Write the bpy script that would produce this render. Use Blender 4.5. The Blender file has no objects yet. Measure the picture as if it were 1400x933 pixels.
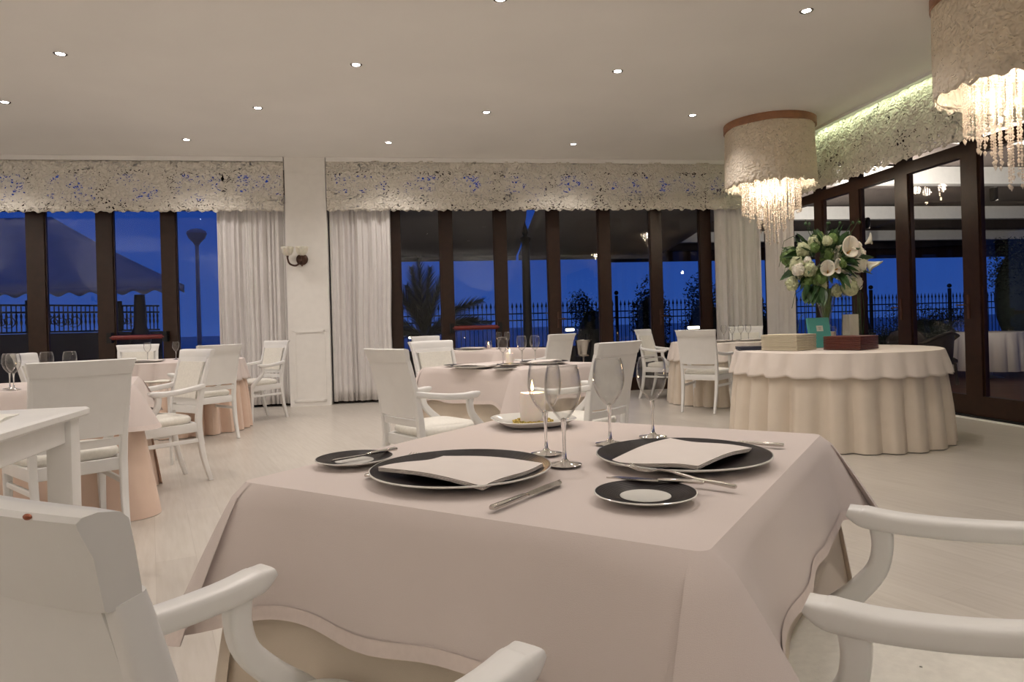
import bpy, math, random
from mathutils import Vector, Matrix
random.seed(7)
PI = math.pi
S = bpy.context.scene
COL = S.collection
# ------------------------------------------------------------------ camera, sky, exposure
cam_d = bpy.data.cameras.new('camera'); cam = bpy.data.objects.new('camera', cam_d); COL.objects.link(cam)
CAM_Z = 1.05
ROLL = math.radians(1.6)
cam.matrix_world = Matrix.Translation((0, 0, CAM_Z)) @ Matrix.Rotation(PI/2, 4, 'X') @ Matrix.Rotation(-ROLL, 4, 'Z')
cam_d.sensor_width = 36.0; cam_d.lens = 933/1400*36.0
cam_d.shift_y = -22.5/1400
cam_d.clip_end = 500; cam_d.clip_start = 0.02
S.camera = cam
S.view_settings.view_transform = 'Standard'; S.view_settings.look = 'None'
S.view_settings.gamma = 1.0; S.view_settings.exposure = 0.0
S.view_settings.use_curve_mapping = False
SPOT_W = 31.0
BULB_W = 11.0
LED_W = 1.6
UP_W = 290.0
LIGHT_COL = (1.0, 0.90, 0.83)
S.cycles.max_bounces = 10; S.cycles.diffuse_bounces = 5; S.cycles.glossy_bounces = 4
S.cycles.transparent_max_bounces = 40; S.cycles.transmission_bounces = 8
S.cycles.caustics_refractive = False; S.cycles.caustics_reflective = False
S.cycles.sample_clamp_indirect = 3.0

wd = bpy.data.worlds.new('dusk_sky'); S.world = wd; wd.use_nodes = True
nt = wd.node_tree; nt.nodes.clear()
wo = nt.nodes.new('ShaderNodeOutputWorld'); wb = nt.nodes.new('ShaderNodeBackground')
tc = nt.nodes.new('ShaderNodeTexCoord'); sx = nt.nodes.new('ShaderNodeSeparateXYZ'); rp = nt.nodes.new('ShaderNodeValToRGB')
nz = nt.nodes.new('ShaderNodeTexNoise'); nz.inputs['Scale'].default_value = 3.0; nz.inputs['Detail'].default_value = 5
mp = nt.nodes.new('ShaderNodeMapping'); mp.inputs['Scale'].default_value = (1, 1, 5)
md = nt.nodes.new('ShaderNodeMath'); md.operation = 'MULTIPLY_ADD'; md.inputs[1].default_value = 0.10; 
nt.links.new(tc.outputs['Generated'], sx.inputs[0]); nt.links.new(tc.outputs['Generated'], mp.inputs[0]); nt.links.new(mp.outputs[0], nz.inputs[0])
nt.links.new(nz.outputs[0], md.inputs[0]); nt.links.new(sx.outputs[2], md.inputs[2]); nt.links.new(md.outputs[0], rp.inputs[0])
e = rp.color_ramp.elements
e[0].position = 0.0; e[0].color = (0.040, 0.098, 0.36, 1)
e[1].position = 1.0; e[1].color = (0.008, 0.022, 0.13, 1)
k = e.new(0.08); k.color = (0.021, 0.070, 0.31, 1)
k = e.new(0.25); k.color = (0.012, 0.044, 0.25, 1)
nt.links.new(rp.outputs[0], wb.inputs[0]); wb.inputs[1].default_value = 1.0
nt.links.new(wb.outputs[0], wo.inputs[0])

# ------------------------------------------------------------------ room frame (the room is turned 8.3 degrees to the camera)
RT = 0.145
RC, RS = math.cos(RT), math.sin(RT)
def RW(u, w, z=0.0): return Vector((RC*u - RS*w, RS*u + RC*w, z))

# ------------------------------------------------------------------ materials
MATS = {}
def nmat(name):
    m = bpy.data.materials.new(name); m.use_nodes = True
    n = m.node_tree.nodes; l = m.node_tree.links
    MATS[name] = m
    return m, n, l, n['Principled BSDF']
def noise_col(n, l, b, c1, c2, scale, detail=4, stretch=(1, 1, 1), coord='Object'):
    t = n.new('ShaderNodeTexCoord'); mpn = n.new('ShaderNodeMapping'); mpn.inputs['Scale'].default_value = stretch
    z = n.new('ShaderNodeTexNoise'); z.inputs['Scale'].default_value = scale; z.inputs['Detail'].default_value = detail
    r = n.new('ShaderNodeValToRGB'); r.color_ramp.elements[0].color = (*c1, 1); r.color_ramp.elements[1].color = (*c2, 1)
    r.color_ramp.elements[0].position = .3; r.color_ramp.elements[1].position = .7
    l.new(t.outputs[coord], mpn.inputs[0]); l.new(mpn.outputs[0], z.inputs[0]); l.new(z.outputs[0], r.inputs[0]); l.new(r.outputs[0], b.inputs['Base Color'])
    return t, mpn, z, r
def bump(n, l, b, src, strength, dist=0.01):
    bp = n.new('ShaderNodeBump'); bp.inputs['Strength'].default_value = strength; bp.inputs['Distance'].default_value = dist
    l.new(src, bp.inputs['Height']); l.new(bp.outputs[0], b.inputs['Normal'])
def plain(name, col, rough=0.5, metal=0.0, var=0.06, scale=12, bmp=0.0, bscale=200, coat=0.0, sub=0.0, spec=0.5, sheen=0.0):
    m, n, l, b = nmat(name)
    lo = tuple(max(0, c*(1-var)) for c in col); hi = tuple(min(1, c*(1+var)) for c in col)
    t, mpn, z, r = noise_col(n, l, b, lo, hi, scale)
    b.inputs['Roughness'].default_value = rough; b.inputs['Metallic'].default_value = metal
    b.inputs['Coat Weight'].default_value = coat; b.inputs['Specular IOR Level'].default_value = spec
    b.inputs['Sheen Weight'].default_value = sheen
    if sub:
        b.inputs['Subsurface Weight'].default_value = sub; b.inputs['Subsurface Radius'].default_value = (0.02, 0.01, 0.005)
    if bmp:
        z2 = n.new('ShaderNodeTexNoise'); z2.inputs['Scale'].default_value = bscale; l.new(t.outputs['Object'], z2.inputs[0])
        bump(n, l, b, z2.outputs[0], bmp, 0.002)
    return m
def emis(name, col, strength):
    m, n, l, b = nmat(name)
    b.inputs['Base Color'].default_value = (*col, 1)
    b.inputs['Emission Color'].default_value = (*col, 1); b.inputs['Emission Strength'].default_value = strength
    return m
M_wall = plain('cream_painted_wall', (.88, .865, .83), .55, var=.02, bmp=.15, bscale=60)
M_ceil = plain('matt_cream_ceiling', (.94, .93, .905), .8, var=.02, scale=1.2)
M_chair = plain('white_lacquered_wood', (.79, .79, .775), .32, var=.02, bmp=.05, bscale=40)
M_seat = plain('cream_upholstery', (.80, .785, .72), .7, var=.05, scale=60, bmp=.3, bscale=500, sheen=.2)
M_pink = plain('pale_pink_tablecloth', (.64, .565, .535), .75, var=.015, scale=3, bmp=.25, bscale=900, sheen=.15)
M_hem = plain('pale_pink_hem', (.70, .61, .57), .75, var=.03, scale=80)
M_cream = plain('ivory_undercloth', (.70, .61, .50), .6, var=.05, scale=7, bmp=.15, bscale=600, sheen=.2)
M_peach = plain('peach_undercloth', (.72, .545, .44), .65, var=.04, scale=6, bmp=.15, bscale=600, sheen=.2)
M_buff = plain('ivory_buffet_cloth', (.70, .62, .52), .7, var=.03, scale=6, bmp=.2, bscale=700)
M_bufftop = plain('cream_buffet_topper', (.74, .67, .61), .7, var=.02, scale=6, bmp=.2, bscale=700)
M_curt = plain('white_voile_curtain', (.80, .78, .77), .8, var=.02, scale=10, bmp=.1, bscale=400)
M_nap = plain('white_linen_napkin', (.76, .705, .67), .8, var=.015, scale=20, bmp=.3, bscale=900)
M_brown = plain('dark_brown_window_wood', (.024, .010, .005), .38, var=.25, scale=14, spec=.3)
M_bark = plain('dark_bark', (.03, .022, .015), .8, var=.3, scale=30)
M_white = plain('white_porcelain', (.80, .80, .76), .12, var=.01, coat=.3)
M_steel = plain('polished_steel', (.55, .52, .48), .18, 1.0, var=.05)
M_dksteel = plain('dark_iron', (.012, .012, .013), .5, .6, var=.2)
M_bronze = plain('dark_bronze', (.07, .03, .018), .4, .3, var=.2)
M_red = plain('red_bar_paint', (.13, .008, .005), .4, var=.05)
M_wax = plain('ivory_wax', (.95, .84, .76), .45, var=.02, sub=.3)
M_gold = plain('gold_beads', (.55, .42, .12), .3, .7, var=.4, scale=200)
M_teal = plain('teal_cover', (.09, .36, .32), .45, var=.03)
M_label = plain('cream_label', (.7, .68, .6), .6, var=.03)
M_creamboard = plain('cream_menu_cover', (.64, .57, .44), .55, var=.05)
M_redleather = plain('oxblood_leather', (.10, .022, .012), .4, var=.15, scale=40, bmp=.3, bscale=300)
M_navy = plain('navy_card', (.03, .035, .06), .4, var=.1)
M_ringwood = plain('walnut_ring', (.30, .14, .07), .4, var=.2, scale=9)
M_leaf = plain('dark_green_leaf', (.030, .075, .022), .45, var=.35, scale=25)
M_leaf2 = plain('fresh_green_leaf', (.12, .20, .05), .5, var=.3, scale=25)
M_petal = plain('white_petal', (.78, .75, .64), .6, var=.05, scale=30, sub=.1)
M_hyd = plain('pale_green_hydrangea', (.52, .55, .34), .7, var=.25, scale=40)
M_spadix = plain('yellow_spadix', (.45, .22, .05), .6)
M_flame = emis('candle_flame', (1.0, .62, .25), 14)
M_bulb = emis('warm_bulb', (1.0, .78, .5), 55)
M_spot = emis('lit_downlight', (1.0, .97, .92), 45)
M_led = emis('green_white_led', (.85, 1.0, .62), 2.5)
M_gard = emis('garden_lamp_glow', (1.0, .9, .65), 6)
M_ground = plain('dark_terrace_ground', (.03, .028, .026), .8, var=.3, scale=3)
M_sea = plain('evening_sea', (.012, .03, .09), .25, var=.3, scale=.05)
M_awn = plain('grey_awning_canvas', (.50, .49, .50), .85, var=.05, scale=2)
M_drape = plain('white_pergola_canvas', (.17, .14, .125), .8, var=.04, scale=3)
M_beam = plain('white_painted_beam', (.86, .84, .80), .5, var=.03)
M_perw = plain('pergola_wood', (.16, .07, .04), .5, var=.25, scale=6)
M_foli = plain('night_foliage', (.010, .016, .010), .8, var=.4, scale=10)
M_palm = plain('night_palm', (.035, .045, .025), .7, var=.3, scale=10)
M_stone = plain('dark_parapet', (.035, .035, .04), .85, var=.2, scale=4)
M_towel = plain('printed_paper', (.72, .62, .55), .6, var=.35, scale=30)
M_scuff = plain('worn_patch', (.25, .07, .03), .7, var=.2)
M_dkchair = plain('dark_wicker', (.06, .045, .035), .6, var=.3, scale=80)

# floor: limed oak boards
M_floor, n, l, b = nmat('limed_oak_floor')
t = n.new('ShaderNodeTexCoord'); mpn = n.new('ShaderNodeMapping'); mpn.inputs['Rotation'].default_value = (0, 0, math.radians(62))
br = n.new('ShaderNodeTexBrick'); br.inputs['Scale'].default_value = 1.0
br.inputs['Brick Width'].default_value = 1.5; br.inputs['Row Height'].default_value = .17; br.inputs['Mortar Size'].default_value = .0012
br.inputs['Color1'].default_value = (.50, .465, .42, 1); br.inputs['Color2'].default_value = (.55, .515, .465, 1); br.inputs['Mortar'].default_value = (.45, .415, .37, 1)
br.offset = .37
mg = n.new('ShaderNodeMapping'); mg.inputs['Scale'].default_value = (1.2, 14, 1)
z = n.new('ShaderNodeTexNoise'); z.inputs['Scale'].default_value = 3; z.inputs['Detail'].default_value = 7
mx = n.new('ShaderNodeMixRGB'); mx.blend_type = 'MULTIPLY'; mx.inputs[0].default_value = .5
rr = n.new('ShaderNodeValToRGB'); rr.color_ramp.elements[0].color = (.82, .80, .77, 1); rr.color_ramp.elements[1].color = (1, 1, 1, 1)
rr.color_ramp.elements[0].position = .35; rr.color_ramp.elements[1].position = .62
l.new(t.outputs['Object'], mpn.inputs[0]); l.new(mpn.outputs[0], br.inputs[0]); l.new(mpn.outputs[0], mg.inputs[0]); l.new(mg.outputs[0], z.inputs[0])
l.new(z.outputs[0], rr.inputs[0]); l.new(br.outputs[0], mx.inputs[1]); l.new(rr.outputs[0], mx.inputs[2]); l.new(mx.outputs[0], b.inputs['Base Color'])
b.inputs['Roughness'].default_value = .30; b.inputs['Specular IOR Level'].default_value = .5
bump(n, l, b, z.outputs[0], .06, .002)
# terrace deck
M_deck, n, l, b = nmat('red_wood_deck')
t = n.new('ShaderNodeTexCoord'); br = n.new('ShaderNodeTexBrick'); br.inputs['Scale'].default_value = 1
br.inputs['Brick Width'].default_value = 3; br.inputs['Row Height'].default_value = .14; br.inputs['Mortar Size'].default_value = .006
br.inputs['Color1'].default_value = (.16, .05, .028, 1); br.inputs['Color2'].default_value = (.11, .036, .02, 1); br.inputs['Mortar'].default_value = (.02, .01, .008, 1)
l.new(t.outputs['Object'], br.inputs[0]); l.new(br.outputs[0], b.inputs['Base Color']); b.inputs['Roughness'].default_value = .5

# charger glaze: black-brown with fine concentric ribs
M_charger, n, l, b = nmat('ribbed_black_glaze')
t = n.new('ShaderNodeTexCoord'); sp = n.new('ShaderNodeVectorMath'); sp.operation = 'MULTIPLY'; sp.inputs[1].default_value = (1, 1, 0)
ln = n.new('ShaderNodeVectorMath'); ln.operation = 'LENGTH'; mm = n.new('ShaderNodeMath'); mm.operation = 'MULTIPLY'; mm.inputs[1].default_value = 1800
sn = n.new('ShaderNodeMath'); sn.operation = 'SINE'
l.new(t.outputs['Object'], sp.inputs[0]); l.new(sp.outputs[0], ln.inputs[0]); l.new(ln.outputs['Value'], mm.inputs[0]); l.new(mm.outputs[0], sn.inputs[0])
bump(n, l, b, sn.outputs[0], .25, .0006)
b.inputs['Base Color'].default_value = (.012, .009, .010, 1); b.inputs['Roughness'].default_value = .32; b.inputs['Specular IOR Level'].default_value = .14

# valance fabric: cut-leaf relief with holes
def leafmat(name, col, scale, hole, lo=.2, transl=.0, wgt=1.0):
    m, n, l, b = nmat(name)
    t = n.new('ShaderNodeTexCoord')
    nz = n.new('ShaderNodeTexNoise'); nz.inputs['Scale'].default_value = scale*.55; nz.inputs['Detail'].default_value = 1
    ad = n.new('ShaderNodeMixRGB'); ad.blend_type = 'ADD'; ad.inputs[0].default_value = 2.4/scale
    mpn = n.new('ShaderNodeMapping'); mpn.inputs['Rotation'].default_value = (.3, .7, .4); mpn.inputs['Scale'].default_value = (1, 1.0, 1.9)
    vo = n.new('ShaderNodeTexVoronoi'); vo.inputs['Scale'].default_value = scale; vo.feature = 'F1'
    l.new(t.outputs['Object'], ad.inputs[1]); l.new(t.outputs['Object'], nz.inputs[0]); l.new(nz.outputs['Color'], ad.inputs[2])
    l.new(ad.outputs[0], mpn.inputs[0]); l.new(mpn.outputs[0], vo.inputs[0])
    # patches where the holes cluster
    big = n.new('ShaderNodeTexNoise'); big.inputs['Scale'].default_value = 5; big.inputs['Detail'].default_value = 2
    l.new(t.outputs['Object'], big.inputs[0])
    thr = n.new('ShaderNodeMapRange'); thr.inputs['From Min'].default_value = .35; thr.inputs['From Max'].default_value = .65
    thr.inputs['To Min'].default_value = hole*.5; thr.inputs['To Max'].default_value = hole*1.25
    l.new(big.outputs[0], thr.inputs[0])
    sc = n.new('ShaderNodeSeparateColor'); l.new(vo.outputs['Color'], sc.inputs[0])
    pick = n.new('ShaderNodeMath'); pick.operation = 'GREATER_THAN'; pick.inputs[1].default_value = .25; l.new(sc.outputs[0], pick.inputs[0])
    lt = n.new('ShaderNodeMath'); lt.operation = 'LESS_THAN'; l.new(vo.outputs['Distance'], lt.inputs[0]); l.new(thr.outputs[0], lt.inputs[1])
    an = n.new('ShaderNodeMath'); an.operation = 'MULTIPLY'; l.new(lt.outputs[0], an.inputs[0]); l.new(pick.outputs[0], an.inputs[1])
    iv = n.new('ShaderNodeMath'); iv.operation = 'MULTIPLY_ADD'; iv.inputs[1].default_value = -wgt; iv.inputs[2].default_value = 1.0; l.new(an.outputs[0], iv.inputs[0])
    l.new(iv.outputs[0], b.inputs['Alpha'])
    v2 = n.new('ShaderNodeTexVoronoi'); v2.inputs['Scale'].default_value = scale*1.3; v2.feature = 'SMOOTH_F1'; l.new(ad.outputs[0], v2.inputs[0])
    bump(n, l, b, v2.outputs['Distance'], 1.0, .03)
    b.inputs['Base Color'].default_value = (*col, 1); b.inputs['Roughness'].default_value = .75
    if transl:
        out = n['Material Output']; tr = n.new('ShaderNodeBsdfTranslucent'); tr.inputs[0].default_value = (*col, 1)
        ms = n.new('ShaderNodeMixShader'); ms.inputs[0].default_value = transl
        tp = n.new('ShaderNodeBsdfTransparent'); ms2 = n.new('ShaderNodeMixShader')
        b.inputs['Alpha'].default_value = 1; l.remove(b.inputs['Alpha'].links[0])
        l.new(b.outputs[0], ms.inputs[1]); l.new(tr.outputs[0], ms.inputs[2])
        l.new(iv.outputs[0], ms2.inputs[0]); l.new(tp.outputs[0], ms2.inputs[1]); l.new(ms.outputs[0], ms2.inputs[2]); l.new(ms2.outputs[0], out.inputs[0])
    return m
M_val = leafmat('cut_leaf_valance', (.80, .76, .68), 25, .37)
M_shade = leafmat('cut_leaf_lampshade', (.84, .78, .68), 24, .20, transl=.35, wgt=.6)
M_lining = plain('shade_lining', (.80, .70, .55), .8)

def clear(name, tint, f0, gloss_r=.02, power=5.0, fmax=1.0, edge_dark=0.0):
    """thin clear sheet: Schlick reflection over plain transmission, the same from both faces"""
    m, n, l, b = nmat(name); out = n['Material Output']; n.remove(b)
    tr = n.new('ShaderNodeBsdfTransparent'); tr.inputs[0].default_value = (*tint, 1)
    gl = n.new('ShaderNodeBsdfGlossy'); gl.inputs['Roughness'].default_value = gloss_r
    lw = n.new('ShaderNodeLayerWeight'); lw.inputs[0].default_value = .5
    pw = n.new('ShaderNodeMath'); pw.operation = 'POWER'; pw.inputs[1].default_value = power
    mu = n.new('ShaderNodeMath'); mu.operation = 'MULTIPLY_ADD'; mu.inputs[1].default_value = fmax-f0; mu.inputs[2].default_value = f0; mu.use_clamp = True
    ms = n.new('ShaderNodeMixShader')
    if edge_dark:
        ed = n.new('ShaderNodeMixRGB'); ed.inputs[1].default_value = (*tint, 1); ed.inputs[2].default_value = tuple(c*(1-edge_dark) for c in tint)+(1,)
        l.new(pw.outputs[0], ed.inputs[0]); l.new(ed.outputs[0], tr.inputs[0])
    l.new(lw.outputs['Facing'], pw.inputs[0]); l.new(pw.outputs[0], mu.inputs[0]); l.new(mu.outputs[0], ms.inputs[0]); l.new(tr.outputs[0], ms.inputs[1]); l.new(gl.outputs[0], ms.inputs[2]); l.new(ms.outputs[0], out.inputs[0])
    return m
M_pane = clear('double_glazing', (.92, .94, .96), .045, .0, fmax=.7)
M_bowl = clear('thin_wineglass', (.985, .985, .98), .035, .003, power=3.4, fmax=1.0, edge_dark=.30)
M_stem, n, l, b = nmat('solid_wineglass')
b.inputs['Base Color'].default_value = (1, 1, 1, 1); b.inputs['Roughness'].default_value = .0; b.inputs['IOR'].default_value = 1.5; b.inputs['Transmission Weight'].default_value = 1
M_crys, n, l, b = nmat('cut_crystal'); out = n['Material Output']
b.inputs['Base Color'].default_value = (.9, .82, .74, 1); b.inputs['Roughness'].default_value = .15
tr = n.new('ShaderNodeBsdfTransparent'); ms = n.new('ShaderNodeMixShader'); ms.inputs[0].default_value = .52
tl = n.new('ShaderNodeBsdfTranslucent'); tl.inputs[0].default_value = (.95, .84, .74, 1); ms3 = n.new('ShaderNodeMixShader'); ms3.inputs[0].default_value = .5
l.new(b.outputs[0], ms3.inputs[1]); l.new(tl.outputs[0], ms3.inputs[2])
l.new(tr.outputs[0], ms.inputs[1]); l.new(ms3.outputs[0], ms.inputs[2]); l.new(ms.outputs[0], out.inputs[0])

# ------------------------------------------------------------------ mesh helpers
class MB:
    def __init__(s): s.v = []; s.f = []
    def add(s, vs, fs):
        o = len(s.v); s.v += [tuple(p) for p in vs]; s.f += [tuple(i+o for i in f) for f in fs]; return s
    def box(s, c, d, rz=0.0, bev=0.0):
        x, y, z_ = (q/2 for q in d); vs = []
        if bev:
            bv = min(bev, x*.9, y*.9, z_*.9)
            pts = []
            for (zz, ins) in ((-z_, bv), (-z_+bv, 0), (z_-bv, 0), (z_, bv)):
                for a, bb in ((1, 1), (-1, 1), (-1, -1), (1, -1)):
                    X, Y = x-ins, y-ins
                    prs = [(X, Y-bv), (X-bv, Y)] if a*bb > 0 else [(X-bv, Y), (X, Y-bv)]
                    for p in prs: pts.append((a*p[0], bb*p[1], zz))
            n_ = 8; fs = []
            for k in range(3):
                for i in range(n_): fs.append((k*n_+i, k*n_+(i+1) % n_, (k+1)*n_+(i+1) % n_, (k+1)*n_+i))
            fs.append(tuple(range(n_-1, -1, -1))); fs.append(tuple(range(3*n_, 4*n_)))
        else:
            pts = [(a*x, bb*y, cc*z_) for cc in (-1, 1) for a, bb in ((1, 1), (-1, 1), (-1, -1), (1, -1))]
            fs = [(3, 2, 1, 0), (4, 5, 6, 7)] + [(i, (i+1) % 4, 4+(i+1) % 4, 4+i) for i in range(4)]
        cr, sr = math.cos(rz), math.sin(rz)
        vs = [(c[0]+p[0]*cr-p[1]*sr, c[1]+p[0]*sr+p[1]*cr, c[2]+p[2]) for p in pts]
        return s.add(vs, fs)
    def sweep(s, pts, secs, side=(1, 0, 0), n=12, e=.45, cap=True, smooth=0):
        """sweep a rounded rectangle (w along side, h across) along pts"""
        pts = [Vector(p) for p in pts]
        if smooth:
            np_, ns_ = [], []
            for i in range(len(pts)-1):
                g = [pts[max(0, i-1)], pts[i], pts[i+1], pts[min(len(pts)-1, i+2)]]
                sa, sb = Vector(secs[i]), Vector(secs[i+1])
                for k in range(smooth):
                    f_ = k/smooth; np_.append(.5*((2*g[1])+(-g[0]+g[2])*f_+(2*g[0]-5*g[1]+4*g[2]-g[3])*f_*f_+(-g[0]+3*g[1]-3*g[2]+g[3])*f_**3)); ns_.append(tuple(sa.lerp(sb, f_)))
            np_.append(pts[-1]); ns_.append(secs[-1]); pts, secs = np_, ns_
        o = len(s.v); side = Vector(side)
        for i, p in enumerate(pts):
            t = (pts[min(i+1, len(pts)-1)] - pts[max(i-1, 0)]).normalized()
            sd = (side - t*side.dot(t)).normalized(); up = sd.cross(t)
            w, h = secs[i] if i < len(secs) else secs[-1]
            for k in range(n):
                a = 2*PI*(k+.5)/n; ca, sa = math.cos(a), math.sin(a)
                q = p + sd*(w/2*math.copysign(abs(ca)**e, ca)) + up*(h/2*math.copysign(abs(sa)**e, sa))
                s.v.append(tuple(q))
        for i in range(len(pts)-1):
            for k in range(n): s.f.append((o+i*n+k, o+i*n+(k+1) % n, o+(i+1)*n+(k+1) % n, o+(i+1)*n+k))
        if cap:
            s.f.append(tuple(o+k for k in range(n-1, -1, -1))); s.f.append(tuple(o+(len(pts)-1)*n+k for k in range(n)))
        return s
    def tube(s, pts, r, n=8):
        rs = r if isinstance(r, (list, tuple)) else [r]*len(pts)
        t = Vector(pts[-1])-Vector(pts[0]); side = (1, 0, 0) if abs(t.normalized().x) < .8 else (0, 1, 0)
        return s.sweep(pts, [(2*q, 2*q) for q in rs], side, n, 1.0)
    def lathe(s, prof, n=32, c=(0, 0, 0), closed=False, rad=None):
        o = len(s.v)
        for r, z_ in prof:
            for k in range(n):
                a = 2*PI*k/n; q = r*(rad(a) if rad else 1)
                s.v.append((c[0]+q*math.cos(a), c[1]+q*math.sin(a), c[2]+z_))
        for i in range(len(prof)-1):
            for k in range(n): s.f.append((o+i*n+k, o+i*n+(k+1) % n, o+(i+1)*n+(k+1) % n, o+(i+1)*n+k))
        return s
    def ball(s, c, r, seg=10, rings=6, sc=(1, 1, 1)):
        prof = [(max(1e-5, math.sin(PI*i/rings)), -math.cos(PI*i/rings)) for i in range(rings+1)]
        m = MB().lathe(prof, seg)
        return s.add([(c[0]+p[0]*r*sc[0], c[1]+p[1]*r*sc[1], c[2]+p[2]*r*sc[2]) for p in m.v], m.f)
    def grid(s, fn, nu, nv):
        o = len(s.v)
        for i in range(nu+1):
            for j in range(nv+1): s.v.append(tuple(fn(i/nu, j/nv)))
        for i in range(nu):
            for j in range(nv):
                a = o+i*(nv+1)+j; s.f.append((a, a+nv+1, a+nv+2, a+1))
        return s
    def xf(s, M):
        s.v = [tuple(M @ Vector(p)) for p in s.v]; return s
    def room(s):
        s.v = [tuple(RW(*p)) for p in s.v]; return s
    def build(s, name, mat, parent=None, ang=40, sol=0.0):
        me = bpy.data.meshes.new(name); me.from_pydata(s.v, [], s.f); me.update()
        me.polygons.foreach_set('use_smooth', [True]*len(me.polygons))
        try: me.set_sharp_from_angle(angle=math.radians(ang))
        except Exception: pass
        me.materials.append(mat)
        o = bpy.data.objects.new(name, me); COL.objects.link(o)
        if parent: o.parent = parent
        if sol:
            md_ = o.modifiers.new('thickness', 'SOLIDIFY'); md_.thickness = sol; md_.offset = 0
        return o
def tag(o, label, cat, group=None, kind=None):
    o['label'] = label; o['category'] = cat
    if group: o['group'] = group
    if kind: o['kind'] = kind
    return o
def thing(name, label, cat, loc=(0, 0, 0), rz=0.0, group=None):
    o = bpy.data.objects.new(name, None); COL.objects.link(o); o.empty_display_size = .1
    o.location = loc; o.rotation_euler = (0, 0, rz)
    return tag(o, label, cat, group)
def struct(o, label=None):
    o['kind'] = 'structure'
    if label: o['label'] = label
    return o
def dup(root, loc, rz, label, group=None):
    def cp(o, par):
        c = o.copy(); COL.objects.link(c); c.parent = par
        for ch in list(o.children): cp(ch, c)
        return c
    r = cp(root, None); r.location = loc; r.rotation_euler = (0, 0, rz); r['label'] = label
    if group: r['group'] = group
    return r
def light(kind, loc, power, col=LIGHT_COL, parent=None, **kw):
    d = bpy.data.lights.new(kind.lower()+'_light', kind); d.energy = power; d.color = col
    for a, v_ in kw.items(): setattr(d, a, v_)
    o = bpy.data.objects.new(kind.lower()+'_light', d); COL.objects.link(o); o.location = loc
    if parent: o.parent = parent
    return o

# ------------------------------------------------------------------ room shell
U0, U1, W0, W1, HC = -8.2, 5.53, -3.6, 10.05, 3.45
HEAD = 3.32
def rbox(mb, u0, u1, w0, w1, z0, z1):
    vs = [RW(u, w, z_) for z_ in (z0, z1) for u, w in ((u1, w1), (u0, w1), (u0, w0), (u1, w0))]
    return mb.add(vs, [(3, 2, 1, 0), (4, 5, 6, 7)] + [(i, (i+1) % 4, 4+(i+1) % 4, 4+i) for i in range(4)])
struct(rbox(MB(), U0-.2, U1+.2, W0-.2, W1+.2, -.12, 0).build('floor', M_floor))
struct(rbox(MB(), U0-.2, U1+.2, W0-.2, W1+.2, HC, HC+.15).build('ceiling', M_ceil))
struct(rbox(MB(), U0-.15, U0, W0, W1, 0, HC).build('wall_left', M_wall))
struct(rbox(MB(), U0, U1, W0-.15, W0, 0, HC).build('wall_back', M_wall))
struct(rbox(MB(), U0, U1, W1-.06, W1+.12, HEAD, HC).build('wall_far', M_wall))
struct(rbox(MB(), U1-.06, U1+.12, W0, W1-.06, HEAD, HC).build('wall_right', M_wall))
# pillar, flush with the valances
pil = MB(); rbox(pil, -1.69, -1.14, 9.75, W1-.05, 0, HC); struct(pil.build('wall_pillar', M_wall))
tr_ = MB()
for (a0, a1, b0, b1) in ((-1.63, -1.2, 1.02, 1.05), (-1.63, -1.2, .06, .09), (-1.63, -1.6, .06, 1.05), (-1.23, -1.2, .06, 1.05), (-1.66, -1.17, 3.2, 3.22)):
    rbox(tr_, a0, a1, 9.74, 9.752, b0, b1)
struct(tr_.build('trim_1', M_wall))

# window leaves: full height, in line; pitch about .8 m
NWIN = [0]
def leaf_window(axis, a0, a1, fr=.085, bar=False, handle=False, bottom=.20, rail=2.76):
    """axis 'w': far wall, a runs along u; axis 'u': right wall, a runs along w"""
    NWIN[0] += 1
    def q(a, d, z_): return RW(a, W1+d, z_) if axis == 'w' else RW(U1+d, a, z_)
    def bx(mb, x0, x1, d0, d1, z0, z1):
        vs = [q(a, d, z_) for z_ in (z0, z1) for a, d in ((x1, d1), (x0, d1), (x0, d0), (x1, d0))]
        return mb.add(vs, [(3, 2, 1, 0), (4, 5, 6, 7)] + [(i, (i+1) % 4, 4+(i+1) % 4, 4+i) for i in range(4)])
    m = MB()
    bx(m, a0, a0+fr, -.05, .03, 0.0, HEAD); bx(m, a1-fr, a1, -.05, .03, 0.0, HEAD)
    bx(m, a0+fr, a1-fr, -.05, .03, 0.0, bottom); bx(m, a0+fr, a1-fr, -.05, .03, HEAD-.05, HEAD); bx(m, a0+fr, a1-fr, -.05, .03, rail, rail+.13)
    # glazing beads
    bx(m, a0+fr, a0+fr+.018, -.03, .01, bottom, rail); bx(m, a1-fr-.018, a1-fr, -.03, .01, bottom, rail)
    root = struct(m.build('window_%d' % NWIN[0], M_brown))
    p = MB().add([q(a0+fr, -.01, bottom), q(a1-fr, -.01, bottom), q(a1-fr, -.01, HEAD-.05), q(a0+fr, -.01, HEAD-.05)], [(0, 1, 2, 3)]).build('window_pane', M_pane, root)
    if bar:
        bb = MB(); pa = q(a0+.06, -.11, 1.02); pb = q(a1-.06, -.11, 1.02)
        bb.tube([pa, pb], .032, 10).build('panic_bar', M_red, root)
        for a in (a0+.05, a1-.05):
            c = MB(); bx(c, a-.03, a+.03, -.14, -.05, .95, 1.09); c.build('bar_bracket', M_dksteel, root)
    if handle:
        h = MB(); a = a0+.04
        bx(h, a-.014, a+.014, -.06, -.05, .98, 1.22); h.tube([q(a, -.06, 1.12), q(a, -.10, 1.12), q(a+.10, -.10, 1.12)], .008, 8)
        h.build('door_handle', M_bronze, root)
    return root
edges_mid = [-1.14, -.235, .52, 1.32, 2.12, 2.905, 3.72, 4.515, 5.28]
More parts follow.
